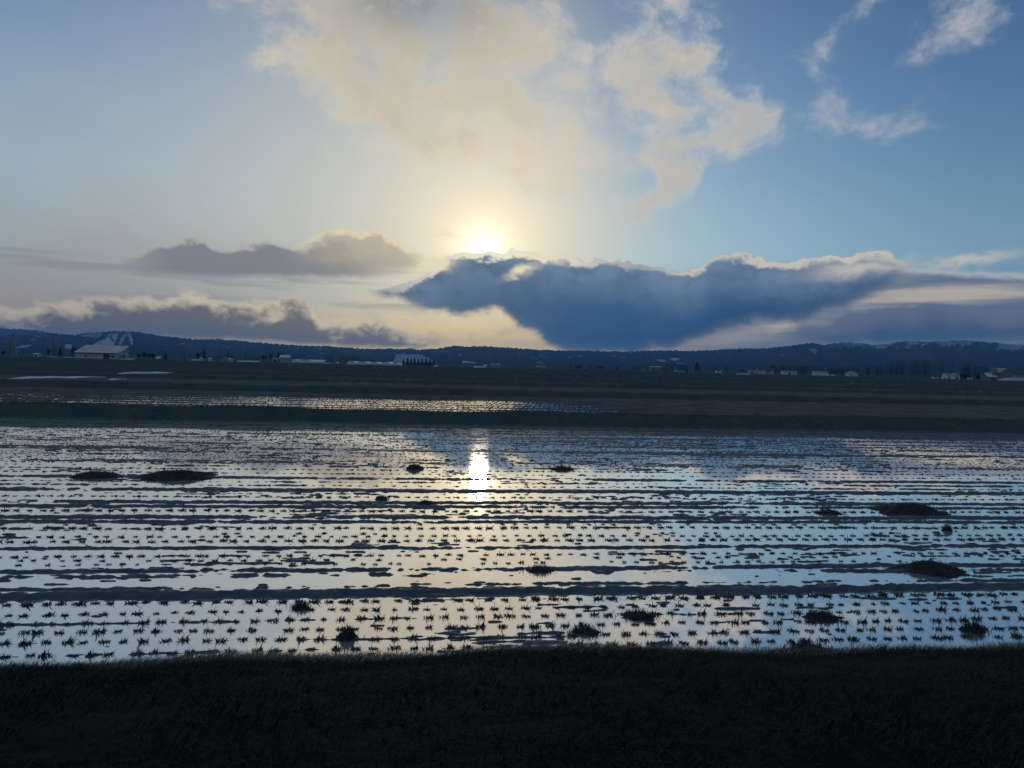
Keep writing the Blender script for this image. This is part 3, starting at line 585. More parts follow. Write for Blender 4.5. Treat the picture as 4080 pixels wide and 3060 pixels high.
def slab_roof(name, prof, y0, y1, th, mat, parent, alongx=False, x0=0, x1=0):
    """thick roof following a profile of (u, z) points, extruded along y (or along x)"""
    n = len(prof); v = []
    for e in ((y0, y1) if not alongx else (x0, x1)):
        for dz in (0, th):
            v += [((u, e, z+dz) if not alongx else (e, u, z+dz)) for u, z in prof]
    f = []
    for i in range(n-1):
        f += [(i, i+1, 2*n+i+1, 2*n+i), (n+i, 3*n+i, 3*n+i+1, n+i+1), (i, n+i, n+i+1, i+1), (2*n+i, 2*n+i+1, 3*n+i+1, 3*n+i)]
    f += [(0, 2*n, 3*n, n), (n-1, 2*n-1, 4*n-1, 3*n-1)]
    return poly(name, v, f, mat, parent)
def house(name, x0, x1, by, topy, label, wall, roof, depth=9, rise=.4, gable='x', wins=(), doors=(), chimney=None, dist=None, mono=False, hip=False, oh=.5, group=None, cat='house'):
    """x0..x1, by, topy: extent in the photo; gable 'x': ridge across the view, 'y': gable end faces us; wins (u, v, w, h) in fractions of the front"""
    xc = (x0+x1)/2; d = dist or depth_of(xc, by); k = d/FPX; w = (x1-x0)*k; H = max(2.6, (by-topy)*k + (2.8*FPX/d > by-hor_y(xc)+.5)*0); wh = H*(1-rise); p = at(xc, d)
    r = root(name, p); tag(r, label, cat, group); a = w/2; wm, rm = WALLS[wall], ROOFS[roof]
    if mono:
        poly('wall', [(-a, 0, -.6), (a, 0, -.6), (a, depth, -.6), (-a, depth, -.6), (-a, 0, wh), (a, 0, wh), (a, depth, H), (-a, depth, H)], BF, wm, r)
        slab_roof('roof', [(-oh, wh - oh*(H-wh)/depth + .01), (depth+oh, H + oh*(H-wh)/depth + .01)], 0, 0, .22, rm, r, True, -a-oh, a+oh)
    elif hip:
        box('wall', -a, a, 0, depth, -.6, wh, wm, r); b = a*.45; q = a+oh
        poly('roof', [(-q, -oh, wh), (q, -oh, wh), (q, depth+oh, wh), (-q, depth+oh, wh), (-b, depth*.5, H), (b, depth*.5, H)], [(0, 1, 5, 4), (1, 2, 5), (2, 3, 4, 5), (3, 0, 4), (3, 2, 1, 0)], rm, r)
    elif gable == 'x':
        poly('wall', [(-a, 0, -.6), (a, 0, -.6), (a, depth, -.6), (-a, depth, -.6), (-a, 0, wh), (a, 0, wh), (a, depth, wh), (-a, depth, wh), (-a, depth/2, H-.05), (a, depth/2, H-.05)], [(0, 1, 5, 4), (1, 2, 6, 9, 5), (2, 3, 7, 6), (3, 0, 4, 8, 7), (4, 5, 9, 8), (6, 7, 8, 9), (0, 3, 2, 1)], wm, r)
        s = (H-wh)/(depth/2); slab_roof('roof', [(-oh, wh-oh*s), (depth/2, H), (depth+oh, wh-oh*s)], 0, 0, .22, rm, r, True, -a-oh, a+oh)
    else:
        poly('wall', [(-a, 0, -.6), (a, 0, -.6), (a, depth, -.6), (-a, depth, -.6), (-a, 0, wh), (a, 0, wh), (a, depth, wh), (-a, depth, wh), (0, 0, H-.05), (0, depth, H-.05)], [(0, 1, 5, 8, 4), (1, 2, 6, 5), (2, 3, 7, 9, 6), (3, 0, 4, 7), (4, 8, 9, 7), (8, 5, 6, 9), (0, 3, 2, 1)], wm, r)
        s = (H-wh)/a; slab_roof('roof', [(-a-oh, wh-oh*s), (0, H), (a+oh, wh-oh*s)], -oh, depth+oh, .22, rm, r)
    for u, v, ww, hh in wins: window((u-.5)*w, v*H, ww, hh, r)
    for u, ww, hh in doors: door((u-.5)*w, ww, hh, r, mat=M_door if wall != 'pale' else M_doorg)
    if chimney is not None: box('chimney', (chimney-.5)*w-.35, (chimney-.5)*w+.35, depth/2-.35, depth/2+.35, H-.6, H+1.3, M_wood, r)
    return r, w, H, wh
# ------------------------------------------------------------ the large barn on the left
d = 501; k = d/FPX; r = root('barn', at(384, d)); tag(r, 'long pale barn with sloping pinkish roof standing alone in the fields', 'barn'); a = 172*k/2; bd = 13.0; wh, H = 4.3, 9.0
poly('wall', [(-a, 0, -.6), (a, 0, -.6), (a, bd, -.6), (-a, bd, -.6), (-a, 0, wh), (a, 0, wh), (a, bd, H), (-a, bd, H)], BF, cmat('barn_cladding', (.44, .42, .40), (.33, .31, .29)), r)
rf = slab_roof('roof', [(-.7, wh-.22), (bd+.4, H+.17)], 0, 0, .18, ROOFS['pink'], r, True, -a-.7, a+.5)
box('fascia', -a-.7, a+.5, -.86, -.704, wh-.46, wh-.03, M_trim, rf)
box('door', a*.31, a*.60, -.10, .02, 0, 3.6, M_door, r)
window(a*.72+.4, 1.5, 2.6, 1.2, r); window(-a*.50, 1.6, 1.3, 1.1, r, sash=False)
side_window(a, 2.6, 1.5, 2.2, 1.2, r); o = box('door', a-.02, a+.08, 5.6, 8.2, 0, 3.0, M_doorg, r)
# ------------------------------------------------------------ polytunnels: arched skins with end wall, door and hoops
def tunnel_mat():
    mt = bpy.data.materials.new('tunnel_film'); mt.use_nodes = True; nt = mt.node_tree; b = nt.nodes['Principled BSDF']
    b.inputs['Base Color'].default_value = (.72, .74, .71, 1); b.inputs['Roughness'].default_value = .75; b.inputs['Specular IOR Level'].default_value = .1
    t = nt.nodes.new('ShaderNodeBsdfTranslucent'); t.inputs[0].default_value = (.80, .82, .76, 1); mx = nt.nodes.new('ShaderNodeMixShader'); mx.inputs[0].default_value = .28
    nt.links.new(b.outputs[0], mx.inputs[1]); nt.links.new(t.outputs[0], mx.inputs[2]); nt.links.new(mx.outputs[0], nt.nodes['Material Output'].inputs[0])
    return mt
M_film = tunnel_mat()
def arch(a, H, n=14): return [(-a*math.cos(math.pi*i/n)*(1.0), H*math.sin(math.pi*i/n)**.75) for i in range(n+1)]
def tunnel(x0, x1, by, topy, L, label, rot=0.0, dist=None, group='polytunnels in the fields', hoops=5):
    xc = (x0+x1)/2; d = dist or depth_of(xc, by); k = d/FPX; a = (x1-x0)*k/2; H = (by-topy)*k; r = root('polytunnel', at(xc, d), rot); tag(r, label, 'greenhouse', group)
    pr = arch(a, H); n = len(pr)
    poly('film_cover', [(u, y, z) for y in (0, L) for u, z in pr], [(i, i+1, n+i+1, n+i) for i in range(n-1)], M_film, r)
    poly('end_wall', [(u, .12, z*.985) for u, z in pr] + [(u, .17, z*.985) for u, z in pr], [tuple(range(n)), tuple(range(2*n-1, n-1, -1))] + [(i, n+i, n+i+1, i+1) for i in range(n-1)], M_film, r)
    dr = box('door', -a*.28, a*.28, .02, .11, 0, min(2.2, H*.62), M_white, r); box('door_frame', -a*.28-.1, a*.28+.1, .03, .10, min(2.2, H*.62)+.003, min(2.2, H*.62)+.12, M_metal, dr)
    for j in range(hoops):
        y = .2 + (L-.4)*j/(hoops-1); p2 = arch(a+.05, H+.05)
        slab_roof('hoop', p2, y-.05, y+.05, .03, M_metal, r)
    return r
tunnel(1144, 1180, 1445, 1431, 60, 'leftmost of the two big white polytunnels beside the blue roofed shed', dist=770)
tunnel(1195, 1242, 1446, 1432, 68, 'wider right hand one of the two big polytunnels beside the blue roofed shed', dist=762)
for i, (x0, x1, by, ty, lab) in enumerate([(1379, 1414, 1451, 1437, 'first and leftmost of the five small white polytunnels in a row'), (1425, 1462, 1452, 1438, 'second from left of the five small white polytunnels in a row'), (1473, 1507, 1453, 1439.5, 'middle one of the five small white polytunnels in a row'), (1520, 1555, 1454, 1439, 'fourth from left of the five small white polytunnels in a row'), (1562, 1584, 1454, 1442, 'rightmost and smallest of the five white polytunnels in a row')]):
    tunnel(x0, x1, by, ty, 26, lab, dist=640 - i*5, group='five small polytunnels in a row', hoops=4)
tunnel(4012, 4150, 1518, 1503, 22, 'white polytunnel cut by the right frame edge before the big house', dist=560, rot=0, group=None)
# ------------------------------------------------------------ houses and sheds, left to right
house('shed', 131, 148, 1410, 1396, 'small pale shed left of the barn beyond the field', 'cream', 'snow', 6, .25, doors=[(.5, 1.6, 2)], dist=640, cat='shed')
house('shed', 173, 198, 1409, 1398, 'low dark roofed shed with a round tree behind it far left', 'grey', 'dark', 6, .4, wins=[(.3, .2, 1, 1)], dist=760, cat='shed')
tunnel(184, 206, 1412, 1408.5, 12, 'small low white tunnel between the pale shed and utility poles', dist=620, group=None, hoops=3)
tunnel(218, 228, 1412, 1409, 8, 'tiny white tunnel at the foot of the paired poles', dist=620, group=None, hoops=3)
def long_tunnel(x0, x1, by, ty, label, dist): # lying across the view
    xc = (x0+x1)/2; k = dist/FPX; r = root('polytunnel', at(xc, dist), math.pi/2); tag(r, label, 'greenhouse'); L = (x1-x0)*k; a = 2.7; H = (by-ty)*k; pr = arch(a, H); n = len(pr)
    poly('film_cover', [(u, y, z) for y in (-L/2, L/2) for u, z in pr], [(i, i+1, n+i+1, n+i) for i in range(n-1)], M_film, r)
    for e in (-L/2+.05, L/2-.05): poly('end_wall', [(u, e, z*.985) for u, z in pr] + [(u, e+.04, z*.985) for u, z in pr], [tuple(range(n)), tuple(range(2*n-1, n-1, -1))] + [(i, n+i, n+i+1, i+1) for i in range(n-1)], M_film, r)
    for j in range(5): y = -L/2 + L*(j+.5)/5; slab_roof('hoop', arch(a+.05, H+.05), y-.05, y+.05, .03, M_metal, r)
long_tunnel(249, 301, 1414, 1410.5, 'low long white tunnel meeting the left end of the barn', 600)
long_tunnel(505, 530, 1418, 1413.5, 'low white tunnel behind the right end of the barn', 620)
long_tunnel(946, 976, 1433, 1428, 'short white tunnel left of the long low one, before the dark roof', 640)
long_tunnel(978, 1032, 1435, 1429, 'long low white tunnel in front of the long dark roof', 632)
long_tunnel(765, 800, 1428, 1422, 'white tunnel beneath the round tree left of the layered pine', 640)
long_tunnel(1726, 1743, 1455, 1449.5, 'small bright tunnel right of the dark pines at the snow field', 640)
long_tunnel(1885, 1931, 1463, 1458, 'bright low white tunnel alone near the middle of the plain', 660)
long_tunnel(2936, 2984, 1488, 1483.5, 'low white tunnel left of the pale blue shed', 560)
house('shed', 622, 636, 1422, 1416, 'tiny white roofed shed beside the dark shrubs right of the barn', 'grey', 'snow', 5, .5, dist=800, cat='shed')
house('shed', 790, 806, 1428, 1420, 'small white walled shed between round tree and layered pine', 'white', 'snow', 6, .3, dist=660, cat='shed')
house('shed', 829, 846, 1429, 1423, 'low white shed touching the dark hip roofed house', 'white', 'snow', 6, .3, dist=650, cat='shed')
r, w, H, wh = house('house', 842, 890, 1432, 1409, 'dark hip roofed house among trees in the left distance', 'grey', 'dark', 9, .5, hip=True, wins=[(.25, .15, 1.4, 1.2), (.75, .15, 1.4, 1.2)], doors=[(.5, 1.2, 2.1)], dist=640)
house('shed', 907, 920, 1432, 1425, 'small cream white shed right of the dark hip roofed house', 'cream', 'snow', 5, .2, dist=630, cat='shed')
house('barn', 982, 1032, 1434, 1417, 'long low barn under a dark roof behind white tunnels', 'grey', 'dark', 10, .5, dist=700, cat='barn')
house('shed', 1081, 1108, 1440, 1424, 'flat grey shed left of the white roofed building', 'grey', 'grey', 7, .12, mono=True, dist=700, doors=[(.5, 2, 2.2)], cat='shed')
house('barn', 1112, 1150, 1440, 1410, 'white roofed grey building joined to the dark blue roofed shed', 'grey', 'snow', 9, .30, wins=[(.5, .35, 1.2, 1)], dist=700, cat='barn')
house('barn', 1148, 1204, 1442, 1415, 'shed with a dark blue gable roof behind the two big polytunnels', 'bluegrey', 'blue', 12, .42, dist=800, cat='barn')
house('house', 1352, 1412, 1444, 1415, 'brown two storey house with chimney behind the five polytunnels', 'brown', 'brown', 8, .25, wins=[(.25, .5, 1.2, 1.1), (.6, .5, 1.2, 1.1), (.25, .15, 1.2, 1.1)], chimney=.08, dist=690)
house('shed', 1293, 1316, 1445, 1436, 'open white fronted shed right of the big polytunnels', 'white', 'dark', 6, .35, dist=745, cat='shed')
house('shed', 1926, 1938, 1459, 1453, 'tiny bright shed above the right end of the lone white tunnel', 'white', 'snow', 4, .3, dist=830, cat='shed')
house('house', 1952, 1990, 1462, 1447, 'blue grey house with white gable left of centre on the plain', 'paleblue', 'grey', 9, .45, wins=[(.7, .2, 1.3, 1.1)], dist=900)
house('house', 2134, 2170, 1466, 1456, 'low grey house with pale roof near mid frame', 'grey', 'grey', 8, .4, wins=[(.3, .2, 1.2, 1)], dist=950)
r, w, H, wh = house('house', 2594, 2636, 1481, 1462, 'flat roofed brick block with pinkish roof edge', 'brick', 'pink', 8, .06, wins=[(.3, .25, 1.0, 1.2), (.75, .3, 1.1, 1.2)], doors=[(.08, 1.2, 2.2)], dist=800, mono=True)
house('house', 2634, 2664, 1481, 1462, 'low red roofed house beside the flat brick block', 'brown', 'red', 9, .6, dist=806, wins=[(.5, .12, 1.4, 1)])
r, w, H, wh = house('house', 2694, 2736, 1484, 1456, 'dark blue gabled house half behind the big bare tree', 'paleblue', 'blue', 10, .62, wins=[(.3, .15, 1.2, 1.2), (.7, .15, 1.2, 1.2)], dist=800)
house('shed', 2986, 3018, 1490, 1476, 'pale blue box shed left of the red roofed house', 'paleblue', 'grey', 7, .08, mono=True, doors=[(.3, 1.6, 2.1)], dist=800, cat='shed')
r, w, H, wh = house('house', 3020, 3082, 1490, 1466, 'cream house under a red roof with a shaded balcony', 'cream', 'red', 9, .40, wins=[(.12, .18, 1.1, 1.2), (.85, .2, 1.2, 1.1)], doors=[(.62, 1.0, 2.0)], dist=800)
bl = boxes('balcony', [(w*-.06, w*.24, -1.1, -.004, H*.34, H*.40), (w*-.06, w*.24, -1.1, -1.02, H*.403, H*.48)], M_wood, r)
house('house', 3120, 3174, 1494, 1479, 'low pale house with a dark porch beside the wood', 'cream', 'grey', 8, .15, mono=True, wins=[(.75, .3, 1.2, .9)], doors=[(.45, 2.4, 2.0)], dist=790)
house('barn', 3247, 3298, 1497, 1481, 'plain pale walled barn without windows before the wood', 'pale', 'grey', 9, .12, mono=True, wins=[(.8, .4, .9, .6)], dist=790, cat='barn')
house('house', 3382, 3416, 1500, 1481, 'white gabled house with low brown wing before the wood', 'pale', 'grey', 9, .35, gable='y', wins=[(.3, .5, .9, .9), (.6, .15, .9, .9)], doors=[(.2, 1, 2)], dist=790)
house('shed', 3416, 3446, 1500, 1488, 'low brown wing right of the white gabled house', 'brown', 'brown', 8, .35, dist=795, cat='shed')
house('shed', 3771, 3802, 1510, 1486, 'tall white box shed touching the blue arched store', 'pale', 'grey', 7, .04, mono=True, doors=[(.5, 1.6, 2.4)], dist=640, cat='shed')
d = 636; k = d/FPX; r = root('arched_store', at(3836, d)); tag(r, 'blue arched storage barn with a beige front beside white shed', 'barn'); a = 34*k; H = 25*k
pr = arch(a, H); n = len(pr); poly('blue_cover', [(u, y, z) for y in (0, 16) for u, z in pr], [(i, i+1, n+i+1, n+i) for i in range(n-1)], WALLS['blue'], r)
house('shed', 3800, 3822, 1511, 1487, 'beige gabled front standing before the blue arched store', 'cream', 'grey', 5, .3, gable='y', doors=[(.5, 1.8, 2.4)], wins=[(.5, .66, .9, .7)], dist=628, cat='shed')
r, w, H, wh = house('house', 3984, 4034, 1519, 1468, 'large brown gabled house with attic windows at far right', 'brown', 'grey', 12, .34, gable='y', wins=[(.32, .55, 1.1, .9), (.68, .55, 1.1, .9), (.3, .2, 1.2, 1.0)], dist=570)
boxes('dormer', [(-w/2-3.2, -w/2-1.0, 2.5, 5.5, H*.55, H*.88)], WALLS['brown'], r); slab_roof('dormer_roof', [(-w/2-3.9, H*.96), (-w/2-2.4, H*.985), (-w/2-.6, H*.90)], 2.2, 5.8, .2, M_snow, r)
r2, w2, H2, wh2 = house('house', 3936, 3984, 1519, 1489, 'lower wing with white lean roof joined to the big brown house', 'brick', 'white', 9, .45, wins=[(.7, .2, 1.0, 1.4)], doors=[(.5, 1.1, 2.2), (.32, 1.1, 2.2)], dist=572)
house('house', 4040, 4130, 1519, 1477, 'blue grey house with brown roof cut by the right edge', 'bluegrey', 'brown', 10, .35, wins=[(.2, .35, 1.3, .9), (.42, .35, 1.3, .9)], dist=640)
# ------------------------------------------------------------ vehicles
def car(x, by, label, dist, L=4.2, H=1.5, mat=None, van=False, rot=0.0):
    r = root('parked_van' if van else 'parked_car', at(x, dist), rot); tag(r, label, 'van' if van else 'car'); a = L/2; W = 1.75; b = H*.52; m_ = mat or M_white
    pr = [(-a, .3), (a, .3), (a, b*.92), (a*.72, b), (a*.42 if not van else a*.78, H), (-a*.72 if not van else -a*.98, H), (-a*.95, b)]; n = len(pr)
    bd_ = poly('body', [(u, y, z) for y in (0, W) for u, z in pr], [tuple(range(n)), tuple(range(2*n-1, n-1, -1))] + [(i, n+i, n+(i+1) % n, (i+1) % n) for i in range(n)], m_, r)
    box('side_window', -a*.6, a*.38, -.02, .01, b+.05, H-.16, M_glass, bd_)
    for s in (-1, 1):
        for y in (-.03, W-.19):
            c = [(s*a*.62 + .32*math.cos(t*math.pi/5), .32 + .32*math.sin(t*math.pi/5)) for t in range(10)]
            poly('wheel', [(u, y+dy, z) for dy in (0, .22) for u, z in c], [tuple(range(10)), tuple(range(19, 9, -1))] + [(i, 10+i, 10+(i+1) % 10, (i+1) % 10) for i in range(10)], M_trim, r)
car(1338, 1443, 'white car parked right of the big polytunnels', 740, 4.4, 1.7)
car(2862, 1488, 'pale van parked left of the small round tree', 760, 6.0, 2.6, van=True)
car(3304, 1499, 'white car parked nearest the plain pale barn', 760, 4.0, 1.6)
car(3323, 1500, 'white car further from the plain pale barn', 750, 3.6, 1.5)
car(3727, 1506, 'white van alone left of the tall white box shed', 610, 4.6, 1.7, van=True)
car(3763, 1508, 'white car close against the tall white box shed', 600, 3.6, 1.5)
car(3866, 1510, 'white van beside the blue arched store', 615, 3.4, 1.9, van=True)
# ------------------------------------------------------------ poles and a lattice pylon
def tube(a, b, r0, r1, n=6):
    a, b = Vector(a), Vector(b); z = (b-a).normalized(); x = z.orthogonal().normalized(); y = z.cross(x); v = []
    for c, r in ((a, r0), (b, r1)): v += [tuple(c + x*(r*math.cos(6.2832*i/n)) + y*(r*math.sin(6.2832*i/n))) for i in range(n)]
    return v, [(i, (i+1) % n, n+(i+1) % n, n+i) for i in range(n)] + [tuple(range(n-1, -1, -1)), tuple(range(n, 2*n))]
def tubes(name, L, mat, parent):
    v, f = [], []
    for t in L: a, b = tube(*t); f += [tuple(i+len(v) for i in q) for q in b]; v += a
    return poly(name, v, f, mat, parent)
M_pole = cmat('weathered_pole', (.06, .058, .055))
def pole(x, topy, dist, label, arms=1, thick=.16, transformer=False):
    top = EYE.z + (hor_y(x)-topy)*dist/FPX; r = root('utility_pole', at(x, dist), random.uniform(-.5, .5)); tag(r, label, 'pole', 'utility poles across the plain')
    tubes('shaft', [((0, 0, -.5), (0, 0, top), thick*1.3, thick*.8)], M_pole, r)
    for j in range(arms):
        c = box('crossarm', -.95, .95, .13, .25, top-.5-j*.8, top-.36-j*.8, M_pole, r)
        for u in (-.8, .8, .35): tubes('insulator', [((u, .19, top-.356-j*.8), (u, .19, top-.12-j*.8), .06, .04)], M_white, c)
    if transformer: tubes('transformer', [((.32, 0, top-2.4), (.32, 0, top-1.5), .25, .25, 8)], M_metal, r)
for a in [(37, 1352, 520, 'single pole just left of the lattice pylon'), (212, 1346, 470, 'taller of the two close poles left of the barn', 1), (221, 1366, 560, 'shorter of the two close poles left of the barn', 1), (248, 1346, 500, 'pole with wide crossarm above the conifer left of the barn', 2), (519, 1361, 520, 'left of two poles rising behind the right end of the barn', 1), (529, 1340, 470, 'taller right hand pole rising behind the right end of the barn', 1), (645, 1378, 640, 'pole above the round shrub right of the barn', 1), (724, 1392, 640, 'short pole left of the wide transformer pole', 1), (735, 1382, 640, 'pole carrying a transformer between barn and layered pine', 2, .2, True), (811, 1384, 640, 'pole standing behind the layered pine', 1), (875, 1387, 620, 'pole rising over the dark hip roofed house', 1), (930, 1394, 640, 'pole right of the dark hip roofed house', 1), (976, 1400, 640, 'pole at the left end of the long dark roof', 1), (1026, 1402, 660, 'pole at the right end of the long dark roof', 1), (1318, 1406, 740, 'pole behind the white car by the big polytunnels', 1), (3600, 1462, 640, 'left of two pale poles in front of the wood', 1), (3725, 1460, 640, 'pale pole in the wood left of the white van', 1), (3778, 1453, 610, 'tall pale pole against the white box shed', 1), (3870, 1478, 620, 'short pole beside the blue arched store', 1)]: pole(*a)
top = EYE.z + (hor_y(51)-1329)*560/FPX; r = root('lattice_pylon', at(51, 560)); tag(r, 'tall lattice pylon at the far left before the hills', 'pylon')
tubes('legs', [((sx*1.5, sy*1.5, 0), (sx*.35, sy*.35, top), .16, .10) for sx in (-1, 1) for sy in (-1, 1)], M_metal, r)
br = []
for j in range(9):
    h0, h1 = top*j/9, top*(j+1)/9; w0, w1 = 1.5-1.15*j/9, 1.5-1.15*(j+1)/9
    for y in (-1, 1): br += [((-w0, y*w0, h0), (w1, y*w1, h1), .06, .06, 4), ((w0, y*w0, h0), (-w1, y*w1, h1), .06, .06, 4)]
tubes('bracing', br, M_metal, r); box('crossarm', -1.5, 1.5, -.1, .1, top*.97, top, M_metal, r); box('crossarm', -1.3, 1.3, -.1, .1, top*.88, top*.90, M_metal, r)
r = root('street_lamp', at(398, 540)); tag(r, 'lamp post rising behind the barn roof', 'lamp'); top = EYE.z + (hor_y(398)-1357)*540/FPX
tubes('shaft', [((0, 0, -.5), (0, 0, top), .16, .1)], M_pole, r); tubes('lamp_arm', [((0, 0, top), (1.0, 0, top-.1), .07, .06)], M_pole, r); box('lamp_head', .7, 1.35, -.16, .16, top-.3, top-.155, M_metal, r)
# ------------------------------------------------------------ trees
M_leaf = new_mat('evergreen_foliage', (.014, .022, .014), (.040, .050, .030), .5, .9, .1, island=True); M_twig = new_mat('bare_twigs', (.032, .026, .022), (.060, .050, .042), .4, .95, .05, island=True); M_bark = cmat('bark', (.045, .036, .030), None, .95, .1)
def leaf_quads(P, s, name, mat, parent):
    n = len(P); a = rng.normal(size=(n, 3)); a /= np.linalg.norm(a, axis=1)[:, None]; b = np.cross(a, rng.normal(size=(n, 3))); b /= np.linalg.norm(b, axis=1)[:, None]; s = np.asarray(s).reshape(-1, 1)
    v = np.stack([P - a*s, P + b*s*.7, P + a*s, P - b*s*.7], 1).reshape(-1, 3)
    return mesh_np(name, v, [np.arange(n*4).reshape(-1, 4)], mat, parent)
def tree(kind, x, topy, wpx, dist, label, group='trees among the farms', by=None):
    h = EYE.z + (hor_y(x)-topy)*dist/FPX; w = wpx*dist/FPX; r = root(kind, at(x, dist), random.uniform(0, 6)); tag(r, label, 'tree', group)
    if kind == 'conifer':
        tubes('trunk', [((0, 0, -.3), (0, 0, h*.9), h*.02+.08, .04)], M_bark, r); n = 420; t = rng.random(n)**.8; lay = 1 + .28*np.sin(t*38); rad = w/2*(1.03-t)**.85*lay*np.sqrt(rng.uniform(.25, 1, n)); a = rng.uniform(0, 6.28, n)
        leaf_quads(np.stack([rad*np.cos(a), rad*np.sin(a), h*(.06+.94*t)], -1), rng.uniform(.25, .55, n)*(w/5)**.5, 'crown', M_leaf, r)
    elif kind == 'layered_pine':
        tubes('trunk', [((0, 0, -.3), (0, 0, h*.96), h*.025+.1, .06)], M_bark, r); P = []
        for z, wd in ((.42, 1.0), (.58, .75), (.72, 1.05), (.88, .5), (.30, .8)):
            n = 80; rr_ = np.sqrt(rng.random(n))*w/2*wd; a = rng.uniform(0, 6.28, n); P.append(np.stack([rr_*np.cos(a) + rng.normal(0, w*.05), rr_*np.sin(a), h*z + rng.normal(0, h*.025, n)], -1))
        leaf_quads(np.concatenate(P), rng.uniform(.25, .5, 400), 'crown', M_leaf, r)
    elif kind == 'round_tree':
        tubes('trunk', [((0, 0, -.3), (0, 0, h*.5), h*.025+.1, .08)] + [((0, 0, h*.35), (w*.3*math.cos(q), w*.3*math.sin(q), h*.7), .09, .04) for q in (0, 2.1, 4.2)], M_bark, r); P = []
        for q in range(9):
            c = np.array([rng.normal(0, w*.17), rng.normal(0, w*.17), h*rng.uniform(.38, .78)]); n = 45; v = rng.normal(size=(n, 3)); v = v/np.linalg.norm(v, axis=1)[:, None]*rng.random((n, 1))**.5; P.append(c + v*np.array([w*.27, w*.27, h*.2]))
        leaf_quads(np.concatenate(P), rng.uniform(.25, .6, 405)*(w/6)**.5, 'crown', M_leaf, r)
    else:
        L = [((0, 0, -.3), (0, 0, h*.55), h*.02+.1, .09, 5)]; tw = []
        for q in range(11):
            a = rng.uniform(0, 6.28); z0 = h*rng.uniform(.2, .5); e = (w*.42*math.cos(a)*rng.uniform(.4, 1), w*.42*math.sin(a)*rng.uniform(.4, 1), h*rng.uniform(.6, .95)); L.append(((0, 0, z0), e, .09, .04, 4)); tw.append(e)
        tubes('trunk', L, M_bark, r); n = 40; P = np.concatenate([np.array(e) + rng.normal(size=(n, 3))*np.array([w*.11, w*.11, h*.09]) for e in tw])
        s = rng.uniform(.3, .8, len(P)); dr_ = rng.normal(size=(len(P), 3)) + np.array([0, 0, .8]); dr_ /= np.linalg.norm(dr_, axis=1)[:, None]; sd_ = np.cross(dr_, rng.normal(size=(len(P), 3))); sd_ *= .05/np.linalg.norm(sd_, axis=1)[:, None]
        v = np.stack([P - sd_, P + sd_, P + dr_*s[:, None]], 1).reshape(-1, 3); mesh_np('crown', v, [np.arange(len(P)*3).reshape(-1, 3)], M_twig, r)
    return r
for a in [('round_tree', 10, 1396, 16, 640, 'small dark round tree at the far left frame edge'), ('round_tree', 191, 1386, 16, 740, 'dark round tree over the low shed far left'), ('conifer', 238, 1386, 17, 600, 'dark conifer alone left of the barn'), ('round_tree', 289, 1378, 16, 580, 'taller of two trees touching the barn left end'), ('round_tree', 304, 1382, 12, 585, 'smaller of two trees touching the barn left end'), ('round_tree', 609, 1402, 19, 650, 'dome shaped dark shrub right of the barn'), ('conifer', 658, 1408, 14, 680, 'small pointed tree right of the dome shaped shrub'), ('round_tree', 552, 1404, 24, 700, 'first dark shrub in the thicket right of the barn'), ('round_tree', 574, 1400, 22, 700, 'middle dark shrub in the thicket right of the barn'), ('round_tree', 592, 1404, 18, 700, 'last dark shrub in the thicket right of the barn'), ('round_tree', 790, 1399, 20, 660, 'broad dark tree left of the layered pine'), ('layered_pine', 812, 1393, 18, 630, 'layered pine with flat tiers of branches'), ('bare_tree', 905, 1402, 20, 660, 'spreading bare tree right of the dark hip roofed house'), ('conifer', 921, 1412, 12, 640, 'small pointed tree behind the cream white shed'), ('round_tree', 1048, 1408, 24, 760, 'left tree of the dark clump before the white roof'), ('round_tree', 1078, 1402, 22, 770, 'right tree of the dark clump before the white roof'), ('round_tree', 1108, 1398, 20, 780, 'left of two tall trees behind the white roof'), ('round_tree', 1122, 1396, 15, 785, 'right of two tall trees behind the white roof'), ('bare_tree', 1314, 1418, 34, 760, 'wide low bare tree over the open white fronted shed'), ('bare_tree', 1402, 1418, 16, 700, 'thin bare tree at the right end of the brown house'), ('round_tree', 2300, 1456, 26, 1000, 'low dark tree clump at mid distance right of centre'), ('round_tree', 2392, 1457, 28, 1000, 'low dark tree clump left of the flat brick block'), ('bare_tree', 2656, 1450, 18, 830, 'small dark tree over the red roofed house'), ('bare_tree', 2674, 1448, 32, 780, 'big bare tree between red roof and blue gable'), ('conifer', 2735, 1468, 10, 770, 'small dark shrub at the right end of the blue gabled house'), ('conifer', 2775, 1443, 30, 780, 'tall broad dark conifer standing alone right of the blue gable'), ('bare_tree', 2846, 1464, 32, 800, 'wide bare tree behind the pale van'), ('bare_tree', 2893, 1460, 22, 790, 'upright dark tree right of the pale van'), ('bare_tree', 2960, 1472, 26, 830, 'low bare tree behind the low white tunnel'), ('bare_tree', 3005, 1462, 24, 860, 'bare tree rising behind the pale blue shed'), ('bare_tree', 3090, 1468, 30, 830, 'bare tree right of the red roofed cream house'), ('bare_tree', 3340, 1474, 26, 830, 'bare tree behind the two white cars'), ('conifer', 3895, 1486, 22, 600, 'dark conifer between blue store and the big house'), ('conifer', 3920, 1482, 22, 600, 'dark conifer closest to the big house')]: tree(*a)
